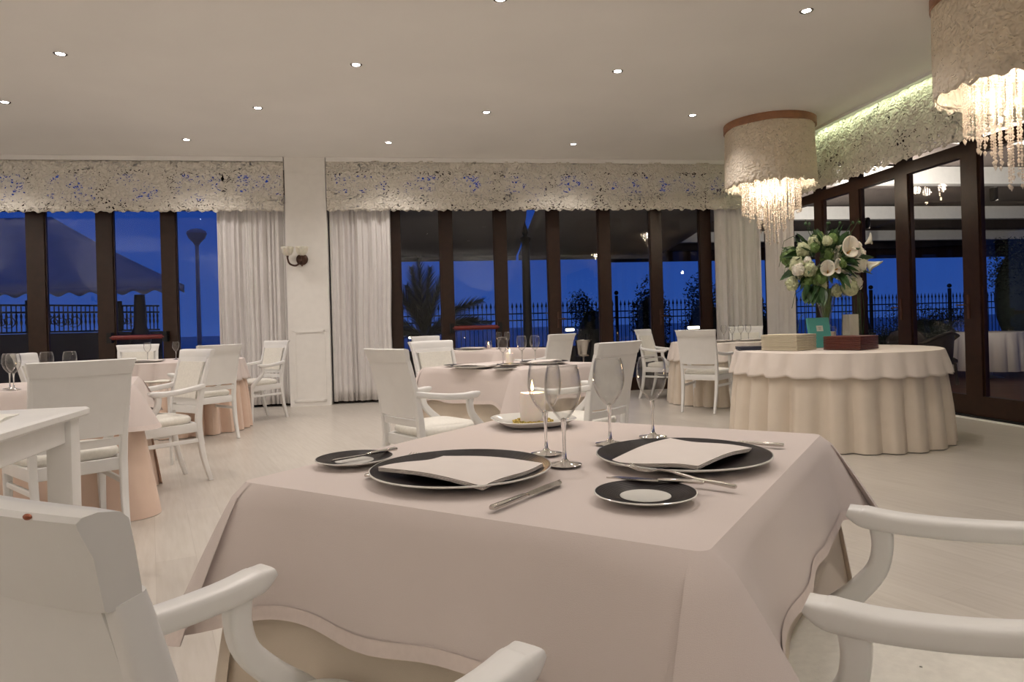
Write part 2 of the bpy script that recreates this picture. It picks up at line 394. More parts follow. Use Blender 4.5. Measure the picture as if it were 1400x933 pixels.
for i in range(len(edges_mid)-1):
    leaf_window('w', edges_mid[i], edges_mid[i+1], bar=(i == 2), handle=(i in (4, 6)))
edges_left = [-8.2, -7.4, -6.6, -5.8, -4.985, -4.11, -3.30, -2.50, -1.69]
for i in range(len(edges_left)-1):
    leaf_window('w', edges_left[i], edges_left[i+1], fr=.11 if i in (3, 4) else .09, bar=(i == 5))
edges_right = [W1-.06, 9.35, 8.555, 7.795, 6.965, 6.02, 5.22, 4.42, 3.62, 2.82, 2.02, 1.22, .42, -.38, -1.18, -2.0, -2.8, -3.6]
for i in range(len(edges_right)-1):
    leaf_window('u', edges_right[i+1], edges_right[i], fr=.10 if i > 2 else .085, handle=(i in (4, 3)), bottom=.22, rail=2.60)
tr2 = MB(); rbox(tr2, U1-.10, U1-.05, W0, W1-.1, 0, .025); struct(tr2.build('trim_2', M_dksteel))
tr3 = MB(); rbox(tr3, U1-.16, U1-.1, W0, W1-.1, 0, .008); struct(tr3.build('trim_3', M_beam))

# ------------------------------------------------------------------ valances and curtains
def valance(label, fn_uv, u0, u1, z0, z1, nseg):
    m = MB()
    def f(a, c):
        s_ = u0+(u1-u0)*a
        zb = z0 + .012*math.sin(s_*37)+.008*math.sin(s_*71+1)
        z_ = zb+(z1-zb)*c
        d = .008*math.sin(s_*9+c*3)+.006*math.sin(s_*41+c*23)+.006*math.sin(c*31+s_*17)
        return fn_uv(s_, d, z_)
    m.grid(f, nseg, 14)
    return tag(m.build('valance', M_val, sol=.006), label, 'valance', None)
def far_v(s_, d, z_): return RW(s_, 9.74+d, z_)
def right_v(s_, d, z_): return RW(5.27+d, s_, z_)
v1 = valance('cream cut-leaf valance left of the pillar with blue dusk through its holes', far_v, -8.19, -1.70, 2.70, 3.38, 260)
v2 = valance('cream cut-leaf valance right of the pillar, along the whole middle window wall', far_v, -1.13, 5.24, 2.70, 3.40, 260)
v3 = valance('cream cut-leaf valance over the right-hand doors, washed by green-white cove light', right_v, 9.72, W0+.02, 2.70, 3.44, 460)
for v_, ra in ((v1, 0), (v2, 0)):
    m = MB(); rbox(m, -8.19 if v_ is v1 else -1.13, -1.70 if v_ is v1 else 5.24, 9.73, 9.80, 3.385, HC-.003); m.build('valance_rail', M_ceil, v_)
# LED cove along the right wall
m = MB(); rbox(m, 5.17, 5.185, W0+.3, 9.6, 3.432, 3.445)
led = tag(m.build('led_cove_strip', M_led), 'green-white LED strip glowing between ceiling and right-hand valance', 'light')
for wv in (8.7, 6.9, 5.1, 3.3, 1.5):
    lo = light('AREA', RW(5.195, wv, 3.425), LED_W, (.88, 1.0, .62), shape='RECTANGLE', size=.02, size_y=1.8)
    lo.rotation_euler = (0, math.radians(-35), RT)
m = MB(); rbox(m, 5.145, 5.165, W0+.02, 9.70, 3.415, HC-.002)
struct(m.build('trim_4', M_ceil))

def curtain(label, fn, a0, a1, z0, z1, folds, depth=.05, waist=0.0, side=0, seed=0):
    rd = random.Random(seed); n = folds*10; ph = [rd.uniform(-.5, .5) for _ in range(folds+2)]
    am = [rd.uniform(.55, 1.2) for _ in range(folds+2)]
    def off(t):
        x = t*folds; k = int(x); f_ = x-k
        A = am[k]*(1-f_)+am[k+1]*f_; P_ = ph[k]*(1-f_)+ph[k+1]*f_
        return depth*(A*math.sin(2*PI*x+P_*4)*.7+.5*math.sin(2*PI*x*.43+seed*2)+.22*math.sin(2*PI*x*2.3+P_*5))
    m = MB()
    def f(t, c):
        z_ = z0+(z1-z0)*c
        k = 1-waist*math.exp(-((z_-1.05)/.55)**2)
        pull = (1-k)*(a1-a0)
        a = a0+(a1-a0)*t
        if side > 0: a = a0+(a1-a0)*t*k      # gathered towards a0
        elif side < 0: a = a1-(a1-a0)*(1-t)*k
        d = off(t)*(1+.25*(1-c))
        return fn(a, d, z_)
    m.grid(f, n, 16)
    o = tag(m.build('curtain', M_curt, sol=.003), label, 'curtain')
    hm = MB(); hm.grid(lambda t, c: fn(*(lambda p: (p[0], p[1]-.004, p[2]))((a0+(a1-a0)*t*(1 if side <= 0 else 1), off(t)*(1+.25*.9), .345+.012*c))), n, 1)
    if waist == 0: hm.build('hem_seam', M_curt, o)
    return o
curtain('white curtain left of the pillar, hanging beside the lamp post view', lambda a, d, z_: RW(a, 9.88+d, z_), -2.62, -1.71, .035, 2.95, 12, .034, seed=1)
curtain('white curtain just right of the pillar, behind the sconce side', lambda a, d, z_: RW(a, 9.88+d, z_), -1.12, -.27, .035, 2.95, 10, .034, seed=2, waist=.03, side=1)
curtain('white curtain at the right end of the middle windows, behind the round table', lambda a, d, z_: RW(a, 9.88+d, z_), 4.60, 5.36, .035, 2.95, 8, .034, seed=3)
curtain('white curtain around the corner on the right wall, behind the flowers', lambda a, d, z_: RW(5.40+d*.8, a, z_), 9.80, 9.02, .035, 2.95, 8, .034, seed=4)

# ------------------------------------------------------------------ downlights
def downlight_proto():
    t = thing('ceiling_downlight', '', 'light', (0, 0, HC), 0, 'recessed ceiling downlights')
    MB().lathe([(.032, -.001), (.046, -.006), (.054, -.001)], 24).build('trim_ring', M_steel, t)
    MB().lathe([(.0001, -.0035), (.022, -.0035), (.033, -.0015)], 24).build('lens', M_spot, t)
    return t
dl0 = None
rows = [  # (x, y, label)
    (-3.76, 5.78, 'bright downlight, leftmost of the second row from the top of the photo'),
    (-1.35, 6.20, 'bright downlight in the ceiling left of centre, largest glow'),
    (1.08, 6.54, 'bright downlight in the ceiling right of centre'),
    (2.38, 5.36, 'downlight high at the right, nearest the big lace chandelier'),
    (-.02, 5.03, 'downlight cut by the top edge of the photo'),
    (-5.08, 6.92, 'downlight at the left edge of the photo'),
    (-2.66, 7.32, 'small downlight above the pillar, left in its row'),
    (-.22, 7.69, 'small downlight in the middle of its row over the centre windows'),
    (2.19, 8.02, 'downlight just left of the wood-ringed chandelier'),
    (-3.96, 8.44, 'downlight close to the left-hand valance'),
    (-1.53, 8.83, 'downlight close to the middle valance, right of the pillar'),
    (.89, 9.16, 'downlight close to the middle valance, right of centre')]
hid = [(-6.4, 8.1), (-6.2, 5.5), (-2.5, 4.6), (-5.0, 4.3), (-1.15, 3.5), (1.25, 3.8), (.1, 2.4), (1.5, 1.0), (-2.3, 2.0), (-4.2, 1.0)]  # unseen downlights added to carry the room's ambient light
for i, (x, y, lb) in enumerate(rows + [(a, b_, 'added downlight out of view, carrying the ambient light') for a, b_ in hid]):
    if dl0 is None: dl0 = downlight_proto(); r = dl0; r.location = (x, y, HC); r['label'] = lb
    else: r = dup(dl0, (x, y, HC), 0, lb)
    light('SPOT', (0, 0, -.03), SPOT_W, parent=r, spot_size=math.radians(132), spot_blend=.9, shadow_soft_size=.045)

# ------------------------------------------------------------------ table coverings
def cloth_round_square(name, mat, hx, hy, ztop, drop, flare, c_out, c_drop, rip, seed, r=.02, cw=.11, floor_min=None, sag=0.0, N=36, K=12, shift=(0, 0), top=True, s0=0.0, off=0.0):
    rd = random.Random(seed); P_ = []
    sides = [((hx-r, -hy), (1, 0)), ]
    # perimeter samples: (x, y, nx, ny, dist to nearest corner, running length)
    per = []; L = 0.0
    cs = [(hx-r, -hy+r, -PI/2), (hx-r, hy-r, 0), (-hx+r, hy-r, PI/2), (-hx+r, -hy+r, PI)]
    for ci, (cx, cy, a0) in enumerate(cs):
        for k in range(9):
            a = a0+PI/2*k/8
            dd = abs(k-4)/4*r*.8
            per.append((cx+r*math.cos(a), cy+r*math.sin(a), math.cos(a), math.sin(a), dd))
        nx, ny, na = cs[(ci+1) % 4]
        p0 = per[-1]; q0 = (nx+r*math.cos(na), ny+r*math.sin(na)); D = math.hypot(q0[0]-p0[0], q0[1]-p0[1])
        for k in range(1, N):
            f_ = k/N; f_ = f_ - .10*math.sin(2*PI*f_)
            per.append((p0[0]+(q0[0]-p0[0])*f_, p0[1]+(q0[1]-p0[1])*f_, p0[2], p0[3], min(f_, 1-f_)*D+r*.8))
    n = len(per); m = MB(); acc = 0; ph = [rd.uniform(0, 6.28) for _ in range(6)]
    lens = []; 
    for i in range(n):
        lens.append(acc); q = per[(i+1) % n]; acc += math.hypot(q[0]-per[i][0], q[1]-per[i][1])
    if top:
        m.v.append((0, 0, ztop))
        for sc in (.5, .97):
            for p in per: m.v.append((p[0]*sc, p[1]*sc, ztop))
        for i in range(n): m.f.append((0, 1+i, 1+(i+1) % n)); m.f.append((1+i, 1+n+i, 1+n+(i+1) % n, 1+(i+1) % n))
        o = 1+2*n-n
    else: o = None
    base = len(m.v)
    ss = [s0+(1-s0)*k/K for k in range(K+1)]
    for ki, s_ in enumerate(ss):
        for i, p in enumerate(per):
            c = math.exp(-(p[4]/cw)**2)
            tt = lens[i]/acc*2*PI
            w = math.sin(tt*9+ph[0])*.6+math.sin(tt*17+ph[1])*.4+math.sin(tt*5+ph[2])*.5
            dr = drop*(1+c_drop*c)+ sag*(math.sin(tt*6+ph[3])+.6*math.sin(tt*13+ph[4]))
            dr -= p[2]*shift[0]+p[3]*shift[1]
            if floor_min is not None: dr = min(dr, ztop-floor_min)
            rnd = .012*min(1, s_*12)                        # soft shoulder
            out = rnd+flare*s_+c_out*c*s_**.85+rip*w*s_*(1-.6*c)+off
            nx_, ny_ = p[2], p[3]
            if p[4] > r*.8+1e-6 and c > .02:                # lean the cone towards the diagonal
                dx, dy = math.copysign(1, p[0]), math.copysign(1, p[1])
                nx_ = nx_*(1-c*.5)+dx*.707*c*.5; ny_ = ny_*(1-c*.5)+dy*.707*c*.5
            z_ = ztop-dr*s_ - (.004 if ki else 0)
            m.v.append((p[0]+nx_*out, p[1]+ny_*out, z_))
    for k in range(K):
        for i in range(n):
            a = base+k*n+i; b_ = base+k*n+(i+1) % n
            m.f.append((a, a+n, b_+n, b_))
    if top:
        for i in range(n): m.f.append((1+n+i, base+i, base+(i+1) % n, 1+n+(i+1) % n))
    return m
def square_table(name_lb, x, y, ang, hx, hy, lb_over, lb_under, seed, under_mat, near=False, drop=.215):
    t = thing('dining_table', name_lb, 'table', (x, y, 0), ang, 'square tables under cloths')
    MB().box((0, 0, .735), (2*hx-.01, 2*hy-.01, .03), bev=.006).build('table_top', M_chair, t)
    for a in (-1, 1):
        for b_ in (-1, 1): MB().sweep([(a*(hx-.08), b_*(hy-.08), .72), (a*(hx-.08), b_*(hy-.08), 0)], [(.05, .05), (.035, .035)]).build('leg', M_chair, t)
    u = cloth_round_square('u', None, hx+.004, hy+.004, .754, .748, .035, .09, .0, .018, seed, floor_min=.006, N=30, K=10, cw=.13).build('undercloth', under_mat)
    u.location = (x, y, 0); u.rotation_euler = (0, 0, ang); tag(u, lb_under, 'tablecloth', 'floor-length undercloths')
    kw = dict(N=40, K=12, sag=.006, cw=.085, shift=(.036, .012) if near else (0, 0))
    o = cloth_round_square('o', None, hx+.012, hy+.012, .762, drop, .045, .092, .26, .006, seed+1, **kw).build('tablecloth', M_pink)
    o.location = (x, y, 0); o.rotation_euler = (0, 0, ang); tag(o, lb_over, 'tablecloth', 'pale pink square overcloths')
    h = cloth_round_square('h', None, hx+.012, hy+.012, .762, drop, .045, .092, .26, .006, seed+1, top=False, s0=.91, off=.0016, **{**kw, 'K': 2}).build('hem', M_hem, o)
    return t
TA = math.atan2(.849-1.314, .224+.508)       # near edge direction
A_ = Vector((-.508, 1.314)); B_ = Vector((.224, .849)); C_ = Vector((.746, 1.675)); D_ = Vector((-.031, 2.118))
ctr = (A_+B_+C_+D_)/4
square_table('square foreground table under the pink cloth set for two', ctr.x, ctr.y, -.558, .437, .472,
    'pale pink square cloth on the big foreground table', 'ivory floor-length undercloth of the big foreground table', 11, M_cream, True, .195)
square_table('square table in the middle behind the foreground table', -.025, 4.87, -.72, .43, .43,
    'pale pink square cloth on the middle table behind the foreground candle', 'ivory undercloth of the middle table behind the foreground one', 23, M_cream)
square_table('square table farthest back in front of the middle windows', -.22, 8.15, -.72, .44, .44,
    'pale pink square cloth on the farthest table below the red panic bar', 'ivory undercloth of the farthest table below the red panic bar', 37, M_cream)
square_table('square table at left behind the near white chair', -2.83, 4.16, .464, .45, .43,
    'pink square cloth on the left table behind the near armchair', 'peach undercloth of the left table behind the near armchair', 41, M_peach, False, .2)

def round_cloth(mat, r, ztop, drop, flare, rip, nf, seed, zmin=None, scal=0.0, name='tablecloth'):
    rd = random.Random(seed); n = nf*10; m = MB()
    ph = [rd.uniform(-.6, .6) for _ in range(nf+1)]; am = [rd.uniform(.6, 1.25) for _ in range(nf+1)]; ph[nf] = ph[0]; am[nf] = am[0]
    m.v.append((0, 0, ztop))
    rings = [(.6, 0), (.985, 0)] + [(1, s_/10) for s_ in range(11)]
    for (k, s_) in rings:
        for i in range(n):
            t_ = i/n; x = t_*nf; j = int(x); f_ = x-j
            A = am[j]*(1-f_)+am[j+1]*f_; P_ = ph[j]*(1-f_)+ph[j+1]*f_
            w = A*(math.sin(2*PI*x+P_*1.5)+.28*math.sin(4*PI*x+P_*3+1.2))
            R = r*k + (.008+flare*s_ + rip*w*min(1, s_*1.7)**.8)*(1 if k == 1 else 0)
            z_ = ztop-drop*s_ - (.006 if (k == 1) else 0) - scal*s_*w
            if zmin is not None: z_ = max(z_, zmin)
            m.v.append((R*math.cos(2*PI*t_), R*math.sin(2*PI*t_), z_))
    for i in range(n): m.f.append((0, 1+i, 1+(i+1) % n))
    for k in range(len(rings)-1):
        for i in range(n):
            a = 1+k*n+i; b_ = 1+k*n+(i+1) % n; m.f.append((a, a+n, b_+n, b_))
    return m
def round_table(x, y, r, lb_t, lb_o, lb_u, om, um, seed, od=.2, nf=26):
    t = thing('round_table', lb_t, 'table', (x, y, 0), 0, 'round tables under cloths')
    MB().lathe([(.001, .725), (r-.01, .725), (r-.004, .735), (r-.01, .748), (.001, .748)], 48).build('table_top', M_chair, t)
    MB().lathe([(.001, 0), (.25, 0), (.24, .03), (.06, .06), (.04, .3), (.05, .725)], 24).build('pedestal', M_chair, t)
    u = round_cloth(um, r+.004, .756, .745, .060, .036, nf, seed, zmin=.006).build('undercloth', um); u.location = (x, y, 0); tag(u, lb_u, 'tablecloth', 'floor-length undercloths')
    o = round_cloth(om, r+.016, .764, od, .050, .015, nf, seed, scal=.007).build('tablecloth', om, sol=.002); o.location = (x, y, 0); tag(o, lb_o, 'tablecloth')
    return t
round_table(2.80, 5.96, .80, 'large round sideboard table carrying menus and flowers', 'cream topper on the round table with the menus and flowers', 'ivory pleated floor-length cloth of the round table with the menus', M_bufftop, M_buff, 5, .19, 24)
round_table(2.65, 8.65, .60, 'round dining table at the far right below the first chandelier', 'cream topper of the far right round dining table', 'ivory floor-length cloth of the far right round dining table', M_bufftop, M_buff, 6, .22, 26)
round_table(-3.62, 7.45, .62, 'round dining table at the far left below the awning view', 'pale pink topper of the far left round dining table', 'peach floor-length cloth of the far left round dining table', M_pink, M_peach, 8, .22, 26)

# ------------------------------------------------------------------ chairs
def rect_rail(p0, p1, w, h, up=(0, 0, 1)): return p0, p1
def make_chair(mats=(M_chair, M_seat), name='armchair'):
    W_, F_ = mats
    t = thing(name, '', 'chair', (0, 0, 0), 0, 'white high-back armchairs')
    # seat cushion
    m = MB()
    outl = []
    for k in range(40):
        a = 2*PI*k/40; ca, sa = math.cos(a), math.sin(a)
        x = math.copysign(abs(ca)**.42, ca); y = math.copysign(abs(sa)**.42, sa)
        hw = .225+.025*y
        outl.append((x*hw, .005+y*.215))
    o = 0
    for (sc, z_) in ((.96, .425), (1.0, .435), (1.015, .448), (1.0, .462), (.95, .474), (.8, .482), (.5, .488), (.01, .490)):
        for (x, y) in outl: m.v.append((x*sc, y*sc, z_))
    for k in range(7):
        for i in range(40): m.f.append((k*40+i, k*40+(i+1) % 40, (k+1)*40+(i+1) % 40, (k+1)*40+i))
    m.build('seat', F_, t)
    # apron
    m = MB()
    m.sweep([(-.215, .205, .392), (.215, .205, .392)], [(.03, .065)], (0, 1, 0), e=.3)
    m.sweep([(-.185, -.215, .392), (.185, -.215, .392)], [(.03, .065)], (0, 1, 0), e=.3)
    for s_ in (-1, 1): m.sweep([(s_*.195, -.22, .392), (s_*.222, .20, .392)], [(.03, .065)], (1, 0, 0), e=.3)
    m.build('seat_frame', W_, t)
    for s_ in (-1, 1):
        MB().sweep([(s_*.215, .195, .425), (s_*.215, .197, .25), (s_*.222, .205, .0)], [(.044, .044), (.038, .038), (.026, .026)], (1, 0, 0), e=.35).build('leg', W_, t)
        # rear leg running up into the back post
        MB().sweep([(s_*.185, -.315, 0), (s_*.190, -.262, .18), (s_*.195, -.235, .36), (s_*.197, -.232, .46), (s_*.201, -.255, .64), (s_*.206, -.295, .80), (s_*.208, -.312, .865)],
                   [(.026, .030), (.032, .038), (.036, .044), (.036, .044), (.034, .036), (.030, .030), (.026, .026)], (1, 0, 0), n=16, e=.42, smooth=4).build('leg', W_, t)
        MB().sweep([(s_*.193, -.235, .30), (s_*.216, .195, .30)], [(.020, .028)], (1, 0, 0), e=.4).build('stretcher', W_, t)
        # arm rest with turned-over tip and curved support
        a = MB().sweep([(s_*.206, -.268, .678), (s_*.224, -.18, .664), (s_*.242, -.07, .651), (s_*.252, .03, .647), (s_*.256, .092, .651), (s_*.257, .108, .654), (s_*.257, .126, .661)],
                       [(.036, .036), (.042, .036), (.046, .037), (.049, .038), (.051, .040), (.050, .034), (.046, .018)], (1, 0, 0), n=20, e=.52, smooth=4).build('armrest', W_, t)
        MB().sweep([(s_*.224, .190, .405), (s_*.230, .168, .450), (s_*.240, .118, .500), (s_*.250, .078, .55), (s_*.254, .066, .60), (s_*.255, .070, .645)],
                   [(.030, .055), (.032, .050), (.034, .042), (.034, .038), (.034, .038), (.034, .042)], (1, 0, 0), n=16, e=.5, smooth=4).build('arm_support', W_, t)
    # back: rails, rear board, padded front
    def back_y(z_):  # centre line of the reclined back
        pts = [(.46, -.232), (.64, -.255), (.80, -.295), (.865, -.312), (.95, -.345)]
        for (z0, y0), (z1, y1) in zip(pts, pts[1:]):
            if z_ <= z1: return y0+(y1-y0)*(z_-z0)/(z1-z0)
        return -.345
    def curved(zc0, zc1, hw0, hw1, th, dy=0.0, bow=.022, nx=14, nz=4, zflare=None):
        m = MB(); 
        def f(sgn):
            def g(a, c):
                x = -1+2*a; z_ = zc0+(zc1-zc0)*c; hw = hw0+(hw1-hw0)*c
                if zflare: hw = hw0+(hw1-hw0)*zflare(c)
                y = back_y(z_)+dy - bow*(1-x*x) + sgn*th/2
                return (x*hw, y, z_)
            return g
        n1 = nx; n2 = nz
        m.grid(f(1), n1, n2); k = len(m.v); m.grid(f(-1), n1, n2)
        m.f = [q for q in m.f[:n1*n2]] + [tuple(reversed(q)) for q in m.f[n1*n2:]]
        def id_(sd, i, j): return sd*k+i*(n2+1)+j
        for i in range(n1):
            m.f.append((id_(0, i, 0), id_(1, i, 0), id_(1, i+1, 0), id_(0, i+1, 0))); m.f.append((id_(0, i+1, n2), id_(1, i+1, n2), id_(1, i, n2), id_(0, i, n2)))
        for j in range(n2):
            m.f.append((id_(0, 0, j+1), id_(1, 0, j+1), id_(1, 0, j), id_(0, 0, j))); m.f.append((id_(0, n1, j), id_(1, n1, j), id_(1, n1, j+1), id_(0, n1, j+1)))
        return m
    m = curved(.49, .53, .19, .19, .022, bow=.012); m.build('lower_rail', W_, t)
    curved(.545, .875, .196, .206, .018, dy=-.006, bow=.028, nz=8).build('back_board', W_, t)
    for zc0, zc1 in ((.545, .585), (.845, .875)): curved(zc0, zc1, .19, .2, .012, dy=.006, bow=.028).build('back_rail', W_, t)
    curved(.585, .845, .162, .170, .016, dy=.012, bow=.028, nz=8).build('back_pad', F_, t)
    q = curved(.590, .842, .158, .166, .004, dy=-.0165, bow=.026, nz=8); q.build('rear_panel', W_, t)
    # crest rail: flares sideways and rolls backwards
    m = MB(); prof = [(-.016, .858), (-.0185, .861), (-.024, .900), (-.034, .926), (-.035, .930), (-.031, .9335), (-.020, .935), (-.004, .932), (.002, .926), (.006, .905), (.010, .870), (.010, .858)]
    nx = 20; np_ = len(prof)
    for i in range(nx+1):
        x = -1+2*i/nx
        for (py_, pz) in prof:
            hw = .2195+.015*max(0, (pz-.858)/.077)**1.3
            ed = .0035 if i in (0, nx) else 0.0
            m.v.append((x*(hw+(0 if ed else .0)), -.313-(pz-.865)*.10 - .034*(1-x*x)+py_*(1-ed*30), pz-ed*.4*(1 if pz > .9 else -1)))
    for i in range(nx):
        for j in range(np_):
            a = i*np_+j; b_ = i*np_+(j+1) % np_; m.f.append((a, a+np_, b_+np_, b_))
    m.f.append(tuple(range(np_-1, -1, -1))); m.f.append(tuple(nx*np_+j for j in range(np_)))
    m.build('crest_rail', W_, t, ang=35)
    return t
chair0 = None
def chair(x, y, fx, fy, label, group='white high-back armchairs'):
    global chair0
    rz = math.atan2(-fx, fy)
    if chair0 is None:
        chair0 = make_chair(); chair0.location = (x, y, 0); chair0.rotation_euler = (0, 0, rz); chair0['label'] = label; return chair0
    return dup(chair0, (x, y, 0), rz, label, group)
c1 = chair(-.272, .862, .58, .815, 'near white armchair at the lower left corner, its crest rail chipped')
chair(.632, 1.08, -.85, .53, 'white armchair at the lower right, drawn up to the right side of the foreground table')
chair(-2.52, 4.74, -.62, -.78, 'white armchair with pale padded back, right of the left pink table')
chair(-.47, 4.10, .77, .64, 'white armchair just behind the foreground table at its left, seen from behind')
chair(-.42, 5.39, .75, -.66, 'white chair facing the camera at the left of the middle table')
chair(-.86, 8.49, .75, -.66, 'white chair whose crest just shows above the middle table left chair')
chair(.29, 7.61, -.75, .66, 'white chair at the right of the farthest table, before the ice bucket')
chair(.373, 4.21, -.75, .66, 'white chair behind the wine glasses, at the right of the middle table')
chair(2.07, 9.23, .8, -.6, 'white armchair at the left of the far right round table, facing right')
chair(2.235, 7.90, .57, .82, 'white armchair seen from behind at the far right round table')
chair(3.20, 9.33, -.3, -.95, 'white chair beyond the far right round table, against the curtain')
chair(-3.10, 6.79, -.81, .58, 'white chair seen from behind at the right of the far left round table')
chair(-3.09, 8.14, -.55, -.83, 'white armchair standing before the curtain left of the pillar')
chair(-4.45, 8.05, .4, -.92, 'white chair beyond the far left round table, facing the camera')
chair(-2.33, 3.54, -.73, .68, 'large white armchair seen from behind at the left, before the left pink table')
chair(-3.40, 5.30, .9, .3, 'white chair whose back shows between the wine glasses at the far left')
sc = MB().ball((.195, -.3645, .9315), .0035, 8, 5, (1.3, .7, .6)); sc.build('chip_mark', M_scuff, c1)

# ------------------------------------------------------------------ tableware
ZT = .7665
def make_charger():
    t = thing('charger_plate', '', 'plate', (0, 0, 0), 0, 'black charger plates')
    MB().lathe([(.001, .004), (.105, .004), (.125, .0065), (.165, .0155), (.1705, .0175)], 72).build('plate_face', M_charger, t)
    MB().lathe([(.1705, .0175), (.1725, .0172), (.1725, .0150), (.165, .0120), (.120, .001), (.09, .0), (.001, .0)], 72).build('plate_underside', M_white, t)
    return t
def make_side_plate():
    t = thing('bread_plate', '', 'plate', (0, 0, 0), 0, 'black-rimmed bread plates')
    MB().lathe([(.040, .0045), (.055, .006), (.078, .0120), (.0795, .0126)], 56).build('plate_rim', M_charger, t)
    MB().lathe([(.001, .0045), (.034, .0047), (.0402, .0052)], 56).build('plate_centre', M_white, t)
    MB().lathe([(.0795, .0126), (.081, .0122), (.081, .0108), (.076, .0085), (.05, .001), (.001, .0)], 56).build('plate_underside', M_white, t)
    return t
def napkin_mesh(sx, sy, seed, th=.012):
    rd = random.Random(seed); a, b_ = rd.uniform(0, 6), rd.uniform(0, 6)
    m = MB(); n = 22
    def h(x, y): return .0035*math.sin(x*2.2+a)+.003*math.sin(y*2.6+b_)+.004*x*y*(.5+.5*math.sin(a))
    def lay(z0, ins, dz):
        return lambda u_, v_: ((-1+2*u_)*(sx/2-ins), (-1+2*v_)*(sy/2-ins), z0+dz+h(-1+2*u_, -1+2*v_)-.004*max(abs(-1+2*u_), abs(-1+2*v_))**6)
    for (z0, z1) in ((.0, .0022), (.0026, .0050), (.0054, .0078)):
        k = len(m.v)
        sh = rd.uniform(-.003, .003)
        m.grid(lay(z1, .0, sh*0), n, n); f1 = len(m.f); k2 = len(m.v); m.grid(lay(z0, .0015, 0), n, n)
        m.f[f1:] = [tuple(reversed(q)) for q in m.f[f1:]]
        def rim(sd):
            o = k if sd == 0 else k2; r_ = []
            r_ += [o+i*(n+1) for i in range(n)]; r_ += [o+n*(n+1)+j for j in range(n)]; r_ += [o+(n-i)*(n+1)+n for i in range(n)]; r_ += [o+n-j for j in range(n)]
            return r_
        A, B = rim(0), rim(1)
        for i in range(len(A)): m.f.append((A[i], B[i], B[(i+1) % len(A)], A[(i+1) % len(A)]))
    return m
def make_napkin():
    o = napkin_mesh(.25, .185, 3).build('napkin', M_nap); return tag(o, '', 'napkin', 'folded white napkins')
def make_knife(L=.215, name='table_knife'):
    t = thing(name, '', 'cutlery', (0, 0, 0), 0, 'steel knives'); hl = L*.46
    MB().sweep([(-L/2, 0, .004), (-L/2+.004, 0, .0042), (-L/2+hl-.01, 0, .004), (-L/2+hl, 0, .0035)], [(.010, .006), (.0135, .0075), (.0095, .006), (.0075, .004)], (0, 1, 0), n=12, e=.6).build('handle', M_steel, t)
    m = MB(); x0 = -L/2+hl-.002; bl = L-hl; top = []; bot = []; n = 14
    for i in range(n+1):
        f_ = i/n; x = x0+bl*f_
        yt = .0055+.002*math.sin(f_*PI); yb = -.0055-.0045*math.sin(min(1, f_*1.3)*PI*.5)
        if f_ > .8: k = (f_-.8)/.2; yb = yb*(1-k**1.7)+yt*k**1.7
        m.v += [(x, yt, .0042), (x, yb, .0030), (x, yb, .0020), (x, yt, .0016)]
    for i in range(n):
        for j in range(4): a = i*4+j; b_ = i*4+(j+1) % 4; m.f.append((a, b_, b_+4, a+4))
    m.f.append((3, 2, 1, 0)); m.build('blade', M_steel, t)
    return t
def make_fork(L=.205):
    t = thing('table_fork', '', 'cutlery', (0, 0, 0), 0, 'steel forks')
    MB().sweep([(-L/2, 0, .0030), (-L/2+.004, 0, .0035), (-L/2+.07, 0, .0045), (L*.05, 0, .010), (L*.16, 0, .0105), (L*.22, 0, .0075)],
               [(.010, .0045), (.013, .006), (.009, .0055), (.006, .004), (.009, .003), (.021, .0022)], (0, 1, 0), n=12, e=.6).build('handle', M_steel, t)
    m = MB()
    m.sweep([(L*.20, 0, .0080), (L*.24, 0, .0058), (L*.27, 0, .0045)], [(.020, .002), (.023, .002), (.0235, .002)], (0, 1, 0), n=8, e=.5)
    for k in range(4):
        y = (k-1.5)*.0063; m.sweep([(L*.265, y, .0045), (L*.36, y, .0036), (L*.45, y, .0065), (L*.5, y, .0095)], [(.0034, .002), (.003, .002), (.0024, .0018), (.0012, .0012)], (0, 1, 0), n=6, e=.8)
    m.build('tines', M_steel, t)
    return t
def make_glass(name='wine_glass', H=.198, bw=.037, rim=.030, stem=.088):
    t = thing(name, '', 'glass', (0, 0, 0), 0, 'stemmed wine glasses')
    z0 = stem; hb = H-stem
    prof = [(.0035, z0-.002), (.010, z0+.004), (.021, z0+hb*.16), (.031, z0+hb*.32), (bw*.97, z0+hb*.48), (bw, z0+hb*.58), (bw*.985, z0+hb*.72), (bw*.92, z0+hb*.88), (rim, H)]
    # smooth the profile
    P_ = [Vector((r, 0, z_)) for r, z_ in prof]; sm = []
    for i in range(len(P_)-1):
        p0, p1, p2, p3 = P_[max(0, i-1)], P_[i], P_[i+1], P_[min(len(P_)-1, i+2)]
        for k in range(4):
            f_ = k/4; q = .5*((2*p1)+(-p0+p2)*f_+(2*p0-5*p1+4*p2-p3)*f_*f_+(-p0+3*p1-3*p2+p3)*f_**3); sm.append((q.x, q.z))
    sm.append(prof[-1])
    MB().lathe(sm+[(max(.0005, r_-.0016), z_+(.002 if i_ < 8 else 0)) for i_, (r_, z_) in enumerate(sm)][::-1], 48).build('bowl', M_bowl, t, ang=180)
    MB().lathe([(rim+.0007*math.cos(a_*PI/4), H+.0007*math.sin(a_*PI/4)) for a_ in range(9)], 48).build('rim', M_stem, t, ang=180)
    MB().lathe([(.0005, z0+.006), (.006, z0+.003), (.0052, z0-.012), (.0036, z0*.72), (.0032, z0*.35), (.0045, .012), (.010, .0055), (.033, .0016), (.0345, .0008), (.0335, 0), (.0005, 0)], 28).build('stem_and_foot', M_stem, t, ang=60)
    return t
ch0 = make_charger(); sp0 = make_side_plate(); np0 = make_napkin(); kn0 = make_knife(); bk0 = make_knife(.165, 'butter_knife'); fk0 = make_fork(); gl0 = make_glass()
used = set()
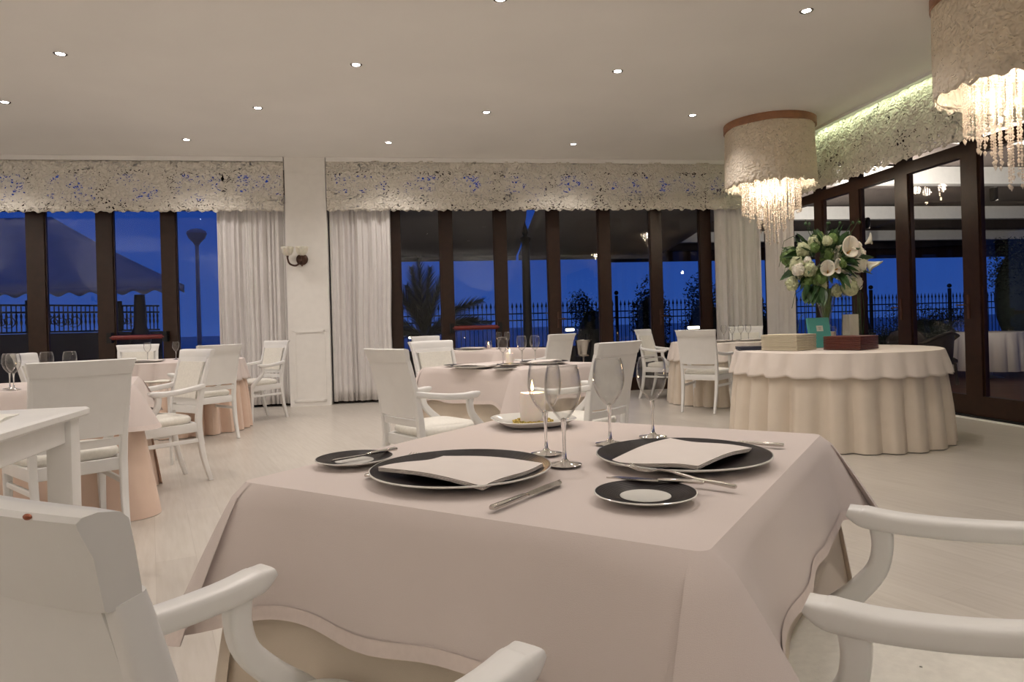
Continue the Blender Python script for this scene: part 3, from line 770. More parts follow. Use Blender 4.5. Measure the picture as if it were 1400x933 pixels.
def put(proto, x, y, z_, rz, label, scale=None, tilt=None):
    if proto.name not in used:
        used.add(proto.name); r = proto; r.location = (x, y, z_); r.rotation_euler = (0, 0, rz); r['label'] = label
    else: r = dup(proto, (x, y, z_), rz, label)
    if scale: r.scale = (scale,)*3
    if tilt: r.rotation_euler = (tilt[0], tilt[1], rz)
    return r
def between(proto, p, q, z_, label, tilt=None):
    return put(proto, (p[0]+q[0])/2, (p[1]+q[1])/2, z_, math.atan2(q[1]-p[1], q[0]-p[0]), label, tilt=tilt)
ZG = ZT
put(ch0, -.105, 1.302, ZT, 0, 'large black charger under the left napkin on the foreground table')
put(np0, -.104, 1.285, ZT+.0155, -.62, 'white napkin folded flat on the left charger of the foreground table')
put(ch0, .336, 1.375, ZT, 0, 'large black charger under the right napkin on the foreground table')
put(np0, .335, 1.370, ZT+.0155, .86, 'white napkin folded flat on the right charger of the foreground table')
put(sp0, -.342, 1.448, ZT, 0, 'black-rimmed bread plate at the left edge of the foreground table')
put(sp0, .205, 1.088, ZT, 0, 'black-rimmed bread plate at the near right of the foreground table')
between(kn0, (-.043, 1.037), (.088, 1.225), ZT, 'steel knife right of the left charger on the foreground table')
between(fk0, (-.299, 1.258), (-.205, 1.535), ZT, 'steel fork half hidden left of the left charger')
between(bk0, (-.262, 1.515), (-.385, 1.397), ZT+.0115, 'small knife across the bread plate at the left edge')
between(fk0, (.362, 1.120), (.203, 1.256), ZT+.0075, 'steel fork beside the near right bread plate, tines to the charger', tilt=(0, -.045))
between(bk0, (.298, 1.125), (.166, 1.180), ZT+.0118, 'small knife across the near right bread plate')
between(kn0, (.590, 1.483), (.400, 1.610), ZT, 'steel knife end showing at the far right of the right charger')
put(gl0, .067, 1.490, ZG, 0, 'empty wine glass in front of the candle, rear one of the left pair')
put(gl0, .098, 1.369, ZG, 0, 'empty wine glass nearest the camera beside the left charger')
put(gl0, .221, 1.590, ZG, 0, 'empty wine glass in the middle, behind the rim of the right charger')
put(gl0, .337, 1.668, ZG, 0, 'empty wine glass, rightmost on the foreground table', scale=.98)

# candle set
def candle_set(x, y, z_, lbs, big=True, power=.5, r=.036, h=.085):
    if big:
        p = MB().lathe([(.001, .004), (.085, .004), (.095, .009), (.120, .020), (.122, .0185), (.095, .004), (.08, 0), (.001, 0)], 48,
                       rad=lambda a: .88+.12*abs(math.sin(2*a))**1.5 + .05)
        o = tag(p.build('candle_plate', M_white), lbs[0], 'plate'); o.location = (x, y, z_); o.rotation_euler = (0, 0, .25)
        m = MB(); rd = random.Random(2)
        for k in range(150):
            a = rd.uniform(0, 2*PI); q = rd.uniform(.040, .056); m.ball((q*math.cos(a), q*math.sin(a), rd.uniform(.006, .012)), .0035, 6, 4)
        o = tag(m.build('bead_ring', M_gold), lbs[1], 'decoration', None, 'stuff'); o.location = (x, y, z_)
        z_ += .0045
    t = thing('pillar_candle', lbs[2], 'candle', (x, y, z_), 0, 'ivory pillar candles')
    MB().lathe([(.001, 0), (r, 0), (r, h-.004), (r-.003, h), (r*.6, h-.003), (.001, h-.006)], 32, rad=lambda a: 1+.01*math.sin(3*a)).build('wax_body', M_wax, t)
    MB().tube([(0, 0, h-.006), (.001, 0, h+.004), (.003, 0, h+.008)], .0009, 6).build('wick', M_dksteel, t)
    MB().lathe([(.0003, h+.004), (.003, h+.008), (.0042, h+.014), (.003, h+.022), (.0012, h+.030), (.0002, h+.036)], 12).build('flame', M_flame, t)
    light('POINT', (0, 0, h+.02), power, (1, .62, .3), t, shadow_soft_size=.01)
    return t
candle_set(.052, 1.931, ZT, ('square white plate under the foreground candle', 'ring of gold and green beads around the foreground candle', 'short ivory candle burning at the back of the foreground table'))
candle_set(-.024, 4.99, ZT, ('white plate under the middle table candle', '', 'ivory candle burning on the middle table'), big=False, power=.3, r=.03, h=.075)
candle_set(2.49, 8.52, ZT, ('', '', 'small ivory candle burning on the far right round table'), big=False, power=.3, r=.028, h=.05)

def setting(x, y, f, tbl, glasses=True, knife=True):
    """one place setting; f: direction the guest faces"""
    fx, fy = f; rx, ry = fy, -fx
    a = math.atan2(-fx, fy)
    put(ch0, x, y, ZT, 0, 'black charger with napkin on '+tbl)
    put(np0, x, y, ZT+.0155, a+.4, 'folded napkin on the black charger on '+tbl)
    put(sp0, x-rx*.26+fx*.06, y-ry*.26+fy*.06, ZT, 0, 'bread plate left of the charger on '+tbl)
setting(-.255, 4.60, (.66, .75), 'the near left side of the middle table')
put(sp0, -.055, 4.33, ZT, 0, 'bread plate at the near corner of the middle table')
setting(.22, 4.86, (-.66, .75), 'the right side of the middle table')
put(gl0, -.069, 4.745, ZG, 0, 'wine glass before the candle on the middle table')
put(gl0, .066, 4.947, ZG, 0, 'left one of two wine glasses right of the middle table candle')
put(gl0, .163, 5.00, ZG, 0, 'right one of two wine glasses right of the middle table candle')
setting(-.48, 8.15, (.66, .75), 'the left side of the farthest table')
put(gl0, -.16, 8.05, ZG, 0, 'wine glass left on the farthest table')
put(gl0, -.06, 8.10, ZG, 0, 'wine glass right on the farthest table')
put(gl0, -2.851, 3.863, ZG, 0, 'wine glass cut by the left edge of the photo')
put(gl0, -2.775, 3.790, ZG, 0, 'wine glass near the left edge, right of the one the edge cuts')
put(gl0, -2.72, 3.98, ZG, 0, 'wine glass just over the near left armchair crest, left one')
put(gl0, -2.61, 4.02, ZG, 0, 'wine glass just over the near left armchair crest, right one')
setting(-2.62, 3.98+.28, (-.45, .89), 'the left pink table, behind the armchair')
put(sp0, -2.47, 3.885+.1, ZT, 0, 'bread plate at the near side of the left pink table')
setting(-3.78, 7.05, (.2, .97), 'the far left round table')
put(gl0, -3.96, 7.40, ZG, 0, 'wine glass at the left of the far left round table')
put(gl0, -3.74, 7.58, ZG, 0, 'wine glass in the middle of the far left round table')
setting(2.45, 8.30, (.4, .9), 'the near side of the far right round table')
setting(2.93, 8.42, (-.4, .9), 'the right side of the far right round table')
for gx, gy, lb in ((2.66, 8.58, 'leftmost'), (2.77, 8.60, 'second'), (2.92, 8.72, 'third'), (3.03, 8.76, 'rightmost')):
    put(gl0, gx, gy, ZG, 0, lb+' of the four wine glasses on the far right round table')
def tealight(x, y, lb, power=.25):
    t = thing('glass_candle_holder', lb, 'candle', (x, y, ZT), 0, 'glass candle holders')
    MB().lathe([(.001, .002), (.03, .002), (.042, .03), (.045, .06), (.036, .095), (.034, .095), (.043, .06), (.040, .032), (.028, .004), (.001, .004)], 28).build('glass_cup', M_bowl, t, ang=180)
    MB().lathe([(.001, .006), (.019, .006), (.019, .050), (.001, .050)], 20).build('candle', M_wax, t)
    MB().lathe([(.0003, .052), (.004, .058), (.0045, .066), (.001, .082)], 10).build('flame', M_flame, t)
    light('POINT', (0, 0, .075), power, (1, .62, .3), t, shadow_soft_size=.01)
tealight(-.29, 8.22, 'round glass holding a lit candle on the farthest table')
tealight(-3.60, 7.56, 'round glass holding a lit candle on the far left round table')
tealight(-2.66, 4.20, 'small glass candle holder on the left pink table', .15)

# ------------------------------------------------------------------ white serving table, lower left
t = thing('serving_table', 'white wooden side table at the left edge with a folded cloth on it', 'table', (-2.14, 2.32, 0), .0)
cx_, cy_ = 0, 0
MB().box((0, 0, .745), (.98, .80, .035), bev=.008).build('table_top', M_chair, t)
MB().box((0, 0, .68), (.88, .70, .10), bev=.004).build('apron', M_chair, t)
for a in (-1, 1):
    for b_ in (-1, 1): MB().sweep([(a*.415, b_*.325, .73), (a*.415, b_*.325, 0)], [(.095, .095)], e=.25).build('leg', M_chair, t)
t.rotation_euler = (0, 0, .22)
m = napkin_mesh(.56, .34, 9).xf(Matrix.Diagonal((1, 1, 2.6, 1))).build('folded_cloth', M_seat); m.location = (-2.05, 2.30, .7665); m.rotation_euler = (0, 0, .42)
tag(m, 'folded cream cloth lying on the white side table at the left edge', 'cloth')

# decorated box on a small white stand, behind the left table
t = thing('low_stand', 'small white stand under the decorated box', 'table', (-2.92, 5.55, 0), .3)
MB().box((0, 0, .565), (.30, .26, .02), bev=.004).build('stand_top', M_chair, t)
for a in (-1, 1):
    for b_ in (-1, 1): MB().sweep([(a*.12, b_*.10, .56), (a*.13, b_*.11, 0)], [(.025, .025), (.02, .02)]).build('leg', M_chair, t)
t = thing('decorated_box', 'small floral printed box with open lid behind the left pink table', 'box', (-2.92, 5.55, .5765), .3)
MB().box((0, 0, .045), (.22, .16, .09), bev=.004).build('box_body', M_towel, t)
m = MB().grid(lambda u_, v_: (-.12+.24*u_, -.09+.18*v_, .0925+.006*math.sin(u_*7)*math.sin(v_*5)), 12, 8); m.build('lid', M_label, t, sol=.004)

# ------------------------------------------------------------------ things on the round sideboard
for k in range(11):
    bk = tag(MB().box((0, 0, 0), (.34-.004*(k % 3), .32, .0098), bev=.002).build('menu', M_creamboard),
        ('lowest' if k == 0 else 'topmost' if k == 10 else ['second', 'third', 'fourth', 'fifth', 'sixth', 'seventh', 'eighth', 'ninth', 'tenth'][k-1])+' cream menu folder in the stack, counted from the bottom', 'menu', 'stack of cream menus')
    bk.location = (2.367, 5.85, ZT+.0075+k*.0122); bk.rotation_euler = (0, 0, .70+random.uniform(-.01, .01))
for k in range(8):
    bk = tag(MB().box((0, 0, 0), (.34, .30, .0118), bev=.0025).build('leather_menu', M_redleather),
        ('lowest' if k == 0 else 'topmost' if k == 7 else ['second', 'third', 'fourth', 'fifth', 'sixth', 'seventh'][k-1])+' oxblood leather folder in the stack, counted from the bottom', 'menu', 'stack of oxblood leather folders')
    bk.location = (2.80, 5.65, ZT+.009+k*.0140); bk.rotation_euler = (0, 0, .70+random.uniform(-.008, .008))
for k in range(3):
    bk = tag(MB().box((0, 0, 0), (.20, .13, .009), bev=.001).build('dark_booklet', M_navy), ['lowest', 'middle', 'topmost'][k]+' navy booklet left of the cream menus', 'booklet', 'navy booklets')
    bk.location = (2.09, 6.04, ZT+.0075+k*.0105); bk.rotation_euler = (0, 0, -.12+.05*k)
t = thing('teal_book', 'teal book leaning upright between the two stacks on the sideboard', 'book', (2.71, 5.99, ZT+.004), .35)
cov = MB().box((0, .013, .135), (.200, .004, .265), bev=.001); cov.add(*(lambda q: (q.v, q.f))(MB().box((0, -.013, .135), (.200, .004, .265), bev=.001))); cov.box((-.099, 0, .135), (.004, .028, .265))
cov.build('cover', M_teal, t); MB().box((.002, 0, .135), (.192, .021, .255)).build('pages', M_label, t)
MB().box((.0, -.0158, .170), (.062, .001, .050)).build('cover_label', M_label, t)
m_ = MB(); 
for j, w_ in enumerate((.030, .022)): m_.box((0, -.0168, .178-.014*j), (w_, .0008, .003))
m_.build('cover_lettering', M_steel, t)
t.rotation_euler = (-.20, 0, .15)
# tall glass vase with ribbed glass block, bouquet
vx, vy = 2.84, 6.17
t = thing('vase', 'tall flared glass vase on the sideboard holding the bouquet', 'vase', (vx, vy, ZT), 0)
MB().lathe([(.001, .002), (.075, .002), (.085, .02), (.088, .17), (.080, .185), (.040, .192), (.030, .21), (.050, .32), (.085, .46), (.10, .575), (.097, .575), (.082, .46), (.046, .32), (.026, .21), (.001, .20)], 36).build('glass_body', M_bowl, t, ang=180)
m = MB(); rd = random.Random(4)
for k in range(26):
    a = rd.uniform(0, 2*PI); r0 = rd.uniform(.004, .02); r1 = rd.uniform(.02, .085)
    m.tube([(r0*math.cos(a), r0*math.sin(a), .205), (r0*2*math.cos(a+.3), r0*2*math.sin(a+.3), .33), (r1*math.cos(a+.5), r1*math.sin(a+.5), .53)], .0045, 6)
m.build('flower_stems', M_leaf2, t)
m = MB().lathe([(.001, 0), (.078, 0), (.078, .14), (.001, .14)], 24, rad=lambda a: 1+.03*math.sin(24*a)); m.build('white_pebble_fill', M_petal, t)
t = thing('glass_block_vase', 'square frosted ribbed glass vessel beside the tall vase', 'vase', (2.985, 6.02, ZT), .2)
MB().lathe([(.001, 0), (.062, 0), (.062, .31), (.058, .31), (.056, .01), (.001, .01)], 32, rad=lambda a: 1/max(abs(math.cos(a)), abs(math.sin(a)))*.85).build('glass_wall', M_bowl, t, ang=30)
MB().lathe([(.001, .012), (.054, .012), (.054, .29), (.001, .29)], 48, rad=lambda a: (1/max(abs(math.cos(a)), abs(math.sin(a)))*.85)*(1+.02*math.sin(40*a))).build('white_filling', M_petal, t, ang=30)
t = thing('bouquet', 'big bouquet of white calla lilies and green hydrangeas in the tall vase', 'flowers', (vx, vy, ZT+.575), 0)
t.scale = (1.06, 1.06, 1.28)
rd = random.Random(12)
def leafshape(m, base, dirv, L, w, curl=.2, tw=0.0):
    d = Vector(dirv).normalized(); s_ = d.cross(Vector((0, 0, 1)));
    if s_.length < .1: s_ = Vector((1, 0, 0))
    s_.normalize(); s_ = Matrix.Rotation(tw, 3, d) @ s_; u_ = s_.cross(d)
    def f(a, c):
        ww = w*math.sin(PI*min(1, a*.96+.04))**.8; p = Vector(base)+d*L*a+Vector((0, 0, -1))*curl*L*a*a + s_*ww*(c-.5) + u_*abs(c-.5)*ww*.5
        return p
    m.grid(f, 7, 2)
def blob(cx, cy, cz, r, mat, nm, n=60, pr=.018):
    m = MB(); q = random.Random(int(cx*1000+cz*77))
    for k in range(n):
        a = q.uniform(0, 2*PI); b2 = math.acos(q.uniform(-.8, 1)); R = r*q.uniform(.85, 1.05)
        d = Vector((math.sin(b2)*math.cos(a), math.sin(b2)*math.sin(a), math.cos(b2)))
        c = Vector((cx, cy, cz))+d*R
        s_ = d.cross(Vector((.3, .2, 1))).normalized(); v_ = d.cross(s_)
        o = len(m.v); m.v.append(tuple(c+d*.004))
        for j in range(8):
            aa = j*PI/4; rr_ = pr*(1.0 if j % 2 == 0 else .55); m.v.append(tuple(c+s_*rr_*math.cos(aa)+v_*rr_*math.sin(aa)-d*.003))
        for j in range(8): m.f.append((o, o+1+j, o+1+(j+1) % 8))
    m.ball((cx, cy, cz), r*.86, 12, 8)
    return m.build(nm, mat, t)
S3 = .78
for (x, z_, r, mt) in ((-.29, .14, .065, M_hyd), (-.22, .25, .06, M_hyd), (-.12, .30, .05, M_hyd), (-.20, .10, .06, M_hyd), (.18, .23, .075, M_petal), (.25, .13, .07, M_petal), (.16, -.04, .07, M_hyd), (.08, -.06, .05, M_hyd), (.24, .0, .06, M_petal), (-.33, -.0, .055, M_hyd),
                       (-.02, .20, .055, M_leaf2), (.06, .08, .05, M_leaf2), (-.30, .10, .05, M_petal), (.03, .32, .04, M_leaf2), (-.09, -.01, .04, M_hyd)):
    blob(x*.95, rd.uniform(-.16, -.02), z_*.95, r, mt, 'hydrangea_head')
for (x, z_) in ((-.15, .2), (.1, .2), (0, .05), (.2, .1), (-.25, .2), (0, .3)):
    blob(x, .12, z_, .08, M_leaf2 if x < .1 else M_petal, 'hydrangea_head', 50, .02)
for k in range(16):
    a = rd.uniform(0, 2*PI); q = rd.uniform(.1, .27)
    blob(q*math.cos(a)*1.1, -abs(q*math.sin(a))*.7-.02, rd.uniform(.0, .30), rd.uniform(.032, .048), rd.choice((M_leaf2, M_hyd, M_petal, M_leaf2, M_leaf2)), 'filler_bloom', 34, .015)
m = MB()
for k in range(120):
    a = rd.uniform(0, 2*PI); el = rd.uniform(-.5, 1.3); d = Vector((math.cos(a)*math.cos(el), math.sin(a)*math.cos(el), math.sin(el)))
    b0 = Vector((0, 0, .12))+Vector((d.x*.20, d.y*.15, d.z*.13)); leafshape(m, b0, d, rd.uniform(.10, .20), rd.uniform(.035, .07), rd.uniform(0, .4), rd.uniform(-1, 1))
for k in range(9): leafshape(m, (-.14+rd.uniform(-.05, .05), -.14, -.02), (-.3+rd.uniform(-.5, .3), -.4, -.35), .17, .10, .2, rd.uniform(-.6, .6))
m.build('foliage', M_leaf, t)
def calla(x, y, z_, d, L=.10, w=.055):
    m = MB(); d = Vector(d).normalized(); s_ = d.cross(Vector((0, 0, 1))).normalized(); u_ = s_.cross(d)
    def f(a, c):
        an = 2*PI*c; r_ = .006+w*a**1.6*(1+.35*math.cos(an)); adv = L*(a*.75+.30*a*a*max(0, math.cos(an)))-.012*a**6
        return Vector((x, y, z_))+d*adv+s_*r_*math.sin(an)+u_*r_*math.cos(an)
    m.grid(f, 10, 20); o = m.build('calla_bloom', M_petal, t, ang=180, sol=.002)
    sp_ = MB().tube([Vector((x, y, z_))+d*L*.15, Vector((x, y, z_))+d*L*.62], [.006, .004], 8); sp_.build('spadix', M_spadix, o)
calla(.10, -.17, .19, (.12, -.95, .30), .11, .066); calla(-.065, -.19, .065, (-.35, -.85, .2), .09, .048); calla(-.03, -.19, .075, (.5, -.8, .25), .09, .046)
calla(.27, -.10, .15, (.75, -.5, -.65), .14, .055); calla(.34, -.02, .27, (.9, -.2, .45), .08, .035)
m = MB()
for (x, z_) in ((-.38, .25), (-.40, .17), (-.37, .08), (-.30, -.12), (-.26, -.28)):
    m.tube([(-.2, -.08, z_*.5+.15), (x*.8, -.1, z_+.08), (x, -.1, z_+.05), (x-.03, -.1, z_-.05)], .0022, 5)
for k in range(9):
    x = rd.choice((-1, 1))*rd.uniform(.08, .30); m.tube([(x*.6, -.1, .05), (x, -.12, -.08), (x+rd.uniform(-.02, .02), -.12, -.2), (x+rd.uniform(-.03, .03), -.12, -.34-rd.uniform(0, .1))], .0022, 5)
for k in range(7): x = rd.uniform(-.22, .3); m.tube([(x*.4, -.03, .25), (x*.8, -.03, .36), (x, -.05, .40+rd.uniform(0, .05))], .0025, 5); m.ball((x, -.05, .42), .012, 8, 5)
m.build('trailing_stems', M_leaf, t)

# ------------------------------------------------------------------ chandeliers
beads = {}
def strand_mesh(L, br=.0105, sp=.0225):
    key = round(L, 2)
    if key in beads: return beads[key]
    m = MB(); n = int(L/sp)
    for k in range(n):
        z_ = -k*sp; r = br*(1 if k % 5 else 1.25)
        m.add([(r, 0, z_), (0, r, z_), (-r, 0, z_), (0, -r, z_), (0, 0, z_+r*1.15), (0, 0, z_-r*1.15)], [(0, 1, 4), (1, 2, 4), (2, 3, 4), (3, 0, 4), (1, 0, 5), (2, 1, 5), (3, 2, 5), (0, 3, 5)])
    z_ = -n*sp-.012; r = br*1.5
    m.add([(r, 0, z_), (0, r*.5, z_), (-r, 0, z_), (0, -r*.5, z_), (0, 0, z_+r), (0, 0, z_-r*2)], [(0, 1, 4), (1, 2, 4), (2, 3, 4), (3, 0, 4), (1, 0, 5), (2, 1, 5), (3, 2, 5), (0, 3, 5)])
    me = bpy.data.meshes.new('crystal_strand'); me.from_pydata(m.v, [], m.f); me.materials.append(M_crys); beads[key] = me
    return me
def chandelier(x, y, R, z_shade, label):
    t = thing('chandelier', label, 'chandelier', (x, y, 0), 0, 'lace drum chandeliers with crystal strands')
    MB().lathe([(R*.9, HC-.002), (R+.012, HC-.002), (R+.012, HC-.085), (R-.01, HC-.09), (R-.01, HC-.004)], 64).build('wood_ring', M_ringwood, t)
    def dr(a, c):
        an = 2*PI*a; zt = HC-.06; zb = z_shade+.012*math.sin(an*19)+.01*math.sin(an*31+2)
        r = R*(1-.015*c)+.008*math.sin(an*7+c*2)+.005*math.sin(an*43)*(1-c)
        z_ = zb+(zt-zb)*c
        return (r*math.cos(an), r*math.sin(an), z_)
    MB().grid(dr, 160, 14).build('drum_shade', M_shade, t, sol=.004)
    MB().lathe([(R-.02, z_shade+.03), (R-.02, HC-.1)], 64).build('shade_lining', M_shade, t)
    MB().lathe([(.001, z_shade+.16), (R*.66, z_shade+.16), (R*.66, z_shade+.19), (.001, z_shade+.19)], 40).build('strand_plate', M_white, t)
    MB().tube([(0, 0, HC), (0, 0, z_shade+.18)], .015, 10).build('hanging_rod', M_steel, t)
    zp = z_shade+.16
    cnt = 0
    for (rr_, n, L0, L1) in ((R*.64, 48, .42, .46), (R*.48, 26, .50, .55), (R*.30, 16, .62, .70), (R*.13, 8, .74, .86)):
        for k in range(n):
            a = 2*PI*(k+.5*(n % 3))/n
            L = round(random.uniform(L0, L1)/.03)*.03
            o = bpy.data.objects.new('crystal_strand', strand_mesh(L)); COL.objects.link(o); o.parent = t; o.location = (rr_*math.cos(a), rr_*math.sin(a), zp)
    for k in range(7):
        a = 2*PI*k/7+.4; q = R*(.40 if k % 2 else .22); zb = z_shade-.02-.08*(k % 3)
        b0 = MB().ball((q*math.cos(a), q*math.sin(a), zb), .014, 10, 7, (1, 1, 1.5)).build('bulb', M_bulb, t)
        MB().tube([(q*math.cos(a), q*math.sin(a), zp), (q*math.cos(a), q*math.sin(a), zb+.02)], .006, 6).build('bulb_stem', M_steel, t)
    for k in range(3):
        a = 2*PI*k/3+.2; light('POINT', (R*.3*math.cos(a), R*.3*math.sin(a), z_shade-.03), BULB_W, (1, .85, .66), t, shadow_soft_size=.05)
    light('POINT', (0, 0, z_shade+.42), BULB_W*.9, (1, .85, .66), t, shadow_soft_size=.10)
    return t
chandelier(3.25, 8.45, .53, 2.66, 'whole lace chandelier with a walnut ring above the sideboard')
chandelier(3.757, 5.0, .53, 2.66, 'lace chandelier cut by the upper right corner of the photo')

# ------------------------------------------------------------------ wall sconces (one on the pillar, lit ones added out of view as ceiling fill)
def sconce(p, rz, label, lit):
    t = thing('wall_sconce', label, 'lamp', p, rz, 'bronze wall sconces')
    MB().lathe([(.001, 0), (.075, 0), (.08, .012), (.06, .03), (.001, .035)], 28).xf(Matrix.Rotation(PI/2, 4, 'X')).build('back_plate', M_bronze, t)
    for s_, dx in ((-1, -.17), (1, .02)):
        MB().sweep([(0, -.03, -.02), (dx*.4, -.09, -.09), (dx*.85, -.13, -.07), (dx, -.14, .0), (dx, -.14, .04)], [(.024, .024), (.026, .026), (.026, .026), (.024, .024), (.034, .034)], n=8, e=1, smooth=4).build('arm', M_bronze, t)
        m = MB().lathe([(.012, .04), (.045, .055), (.065, .09), (.072, .13), (.080, .16)], 40, c=(dx, -.14, 0), rad=lambda a: 1+.10*math.sin(8*a)); m.build('glass_shade', M_petal, t, sol=.004)
    if lit: light('SPOT', (-.07, -.15, .18), UP_W, parent=t, spot_size=math.radians(150), spot_blend=.7, shadow_soft_size=.06).rotation_euler = (PI, 0, 0)
sconce(RW(-1.48, 9.748, 2.03), RT, 'bronze wall sconce with two petal glass shades on the pillar', False)
for u_, w_, rz in ((-5.5, W0+.002, PI), (-1.5, W0+.002, PI), (2.5, W0+.002, PI), (U0+.002, 1.0, -PI/2+PI), (U0+.002, 5.5, -PI/2+PI)):
    sconce(RW(u_, w_, 2.03), RT+rz, 'added bronze wall sconce out of view, lit as ceiling fill', True)

# ------------------------------------------------------------------ ice bucket by the window
bx_, by_ = .955, 9.25
t = thing('ice_bucket_stand', 'steel stand with an ice bucket by the middle windows', 'stand', (bx_, by_, 0), 0)
MB().lathe([(.001, 0), (.13, 0), (.13, .012), (.02, .025), (.012, .05), (.012, .58), (.09, .60), (.09, .605), (.001, .605)], 28).build('pole_and_foot', M_steel, t)
t = thing('ice_bucket', 'polished steel ice bucket on its stand by the middle windows', 'bucket', (bx_, by_, .606), 0)
MB().lathe([(.001, 0), (.075, 0), (.085, .02), (.105, .20), (.110, .205), (.106, .21), (.100, .20), (.08, .02), (.001, .01)], 32).build('bucket', M_steel, t)
for k, (dx, dy, an) in enumerate(((-.045, 0, -.12), (.03, .03, .1), (.04, -.04, .2))):
    b_ = MB().lathe([(.001, 0), (.034, 0), (.036, .01), (.036, .16), (.016, .21), (.013, .26), (.015, .275), (.001, .276)], 20).build('wine_bottle', M_dksteel)
    b_.location = (bx_+dx, by_+dy, .622); b_.rotation_euler = (0, an*.6, 0)
    tag(b_, ['left', 'middle', 'right'][k]+' bottle standing in the ice bucket by the middle windows', 'bottle', 'bottles in the ice bucket')

# ------------------------------------------------------------------ outdoors
m = MB().add([(-60, -20, -.14), (60, -20, -.14), (60, 26, -.14), (-60, 26, -.14)], [(0, 1, 2, 3)]); struct(m.build('terrace_ground', M_ground))
m = MB().add([(-400, 26, -1.2), (400, 26, -1.2), (400, 480, -1.2), (-400, 480, -1.2)], [(0, 1, 2, 3)]); struct(m.build('sea', M_sea))
m = MB(); rbox(m, U1+.14, U1+13, W0, W1+10, -.13, -.04); struct(m.build('terrace_deck', M_deck))

# iron fence panels along the far edge of the terrace
bar_me = None
def spear():
    m = MB().tube([(0, 0, 0), (0, 0, 1.62)], .010, 6)
    m.add([(.030, 0, 1.62), (0, .012, 1.62), (-.030, 0, 1.62), (0, -.012, 1.62), (0, 0, 1.75), (0, 0, 1.58)], [(0, 1, 4), (1, 2, 4), (2, 3, 4), (3, 0, 4), (1, 0, 5), (2, 1, 5), (3, 2, 5), (0, 3, 5)])
    m.ball((0, 0, 1.57), .018, 6, 4)
    return m
fence0 = None
fence_lbl = ['leftmost', 'second', 'third', 'fourth', 'fifth', 'sixth', 'seventh', 'eighth', 'ninth', 'tenth']
for k in range(9):
    p = RW(-4.4+k*2.42, 17.2, -.13)
    lb = fence_lbl[k]+' black iron spear-topped fence panel from the left, beyond the terrace'
    if fence0 is None:
        fence0 = thing('iron_fence_panel', lb, 'fence', p, RT, 'iron fence panels along the terrace')
        for zz in (.15, 1.28, 1.45): MB().box((1.21, 0, zz), (2.42, .02, .03)).build('rail', M_dksteel, fence0)
        pm = MB().box((0, 0, .93), (.07, .07, 1.86), bev=.005); pm.ball((0, 0, 1.93), .06, 10, 7); pm.build('post', M_dksteel, fence0)
        sm_ = spear().build('spear_bar', M_dksteel, fence0); sm_.location = (.11, 0, 0)
        for j in range(1, 21):
            o = sm_.copy(); COL.objects.link(o); o.parent = fence0; o.location = (.11+.11*j, 0, 0)
    else: dup(fence0, p, RT, lb)
# dark gate pillar with finial in the middle view
t = thing('iron_pole', 'thick black iron pole with pointed finial outside the middle windows', 'post', (.25, 10.9, -.13), 0)
MB().lathe([(.001, 0), (.11, 0), (.11, .5), (.075, .55), (.062, 2.48), (.085, 2.52), (.085, 2.56), (.03, 2.59), (.05, 2.64), (.04, 2.70), (.01, 2.79), (.001, 2.84)], 16).build('shaft', M_dksteel, t)
t = thing('iron_pole', 'black post with widened foot outside, seen right of the flowers', 'post', (RW(9.6, 13.5).x, RW(9.6, 13.5).y, -.13), 0)
MB().lathe([(.001, 0), (.22, 0), (.20, .9), (.15, 1.0), (.10, 1.5), (.08, 1.7), (.075, 3.3)], 16).build('shaft', M_dksteel, t)

# awnings outside the middle windows
def awning(label, u0, u1, curve0=0, curve1=0, w0=10.25, w1=14.2, z0=3.05, z1=2.50):
    m = MB()
    def f(a, c):
        ua = u0+curve0*(c**1.5); ub = u1+curve1*(1-c)**1.4
        u_ = ua+(ub-ua)*a; return RW(u_, w0+(w1-w0)*c, z0+(z1-z0)*c-.05*math.sin(PI*c))
    m.grid(f, 20, 12); o = m.build('awning', M_awn, sol=.01)
    tag(o, label, 'awning', 'grey canvas awnings outside')
    e_ = MB().grid(lambda a, c: RW(u0+curve0+(u1-u0-curve0)*a, w1, z1-.10*c), 20, 1); e_.build('front_flap', M_awn, o, sol=.006)
    return o
awning('grey awning outside the middle windows, left piece', -1.3, 2.20, 0, -.40)
awning('grey awning outside the middle windows, right piece', 2.03, 5.4, .22, 0)
for u_ in (-1.0, 5.3):
    p = RW(u_, 14.15, -.13); t = thing('awning_post', 'slim dark post holding the '+('left' if u_ < 0 else 'right')+' end of the grey awning', 'post', p, 0)
    MB().tube([(0, 0, 0), (0, 0, 2.60)], .04, 10).build('shaft', M_dksteel, t)

# big awning and balustrade at the left
m = MB()
m.grid(lambda a, c: (-16+(4.6+4.7*c)*a*1.0, 17-3*c, 4.05-2.0*c-.06*math.sin(PI*c)), 30, 8)
aw = tag(m.build('awning', M_awn, sol=.012), 'large sloping canvas awning over the balustrade at the left', 'awning', 'grey canvas awnings outside')
MB().grid(lambda a, c: (-16+9.3*a, 14.0, 2.05-c*(.13+.04*math.sin(a*9.3*PI/.22))), 200, 1).build('scalloped_flap', M_awn, aw, sol=.008)
MB().tube([(-16, 16.9, 3.85), (-11.4, 16.9, 3.85)], .05, 8).build('roller_tube', M_beam, aw)
t = thing('awning_post', 'thick dark post under the right end of the left awning', 'post', (-7.95, 14.6, -.14), 0)
MB().lathe([(.001, 0), (.22, 0), (.20, 1.2), (.13, 1.35), (.11, 1.9), (.10, 2.05), (.001, 2.05)], 14).build('shaft', M_dksteel, t)
m = MB(); a0 = Vector((-11.0, 11.4)); a1 = Vector((-7.9, 15.3)); dv = (a1-a0); LL = dv.length; ang = math.atan2(dv.y, dv.x)
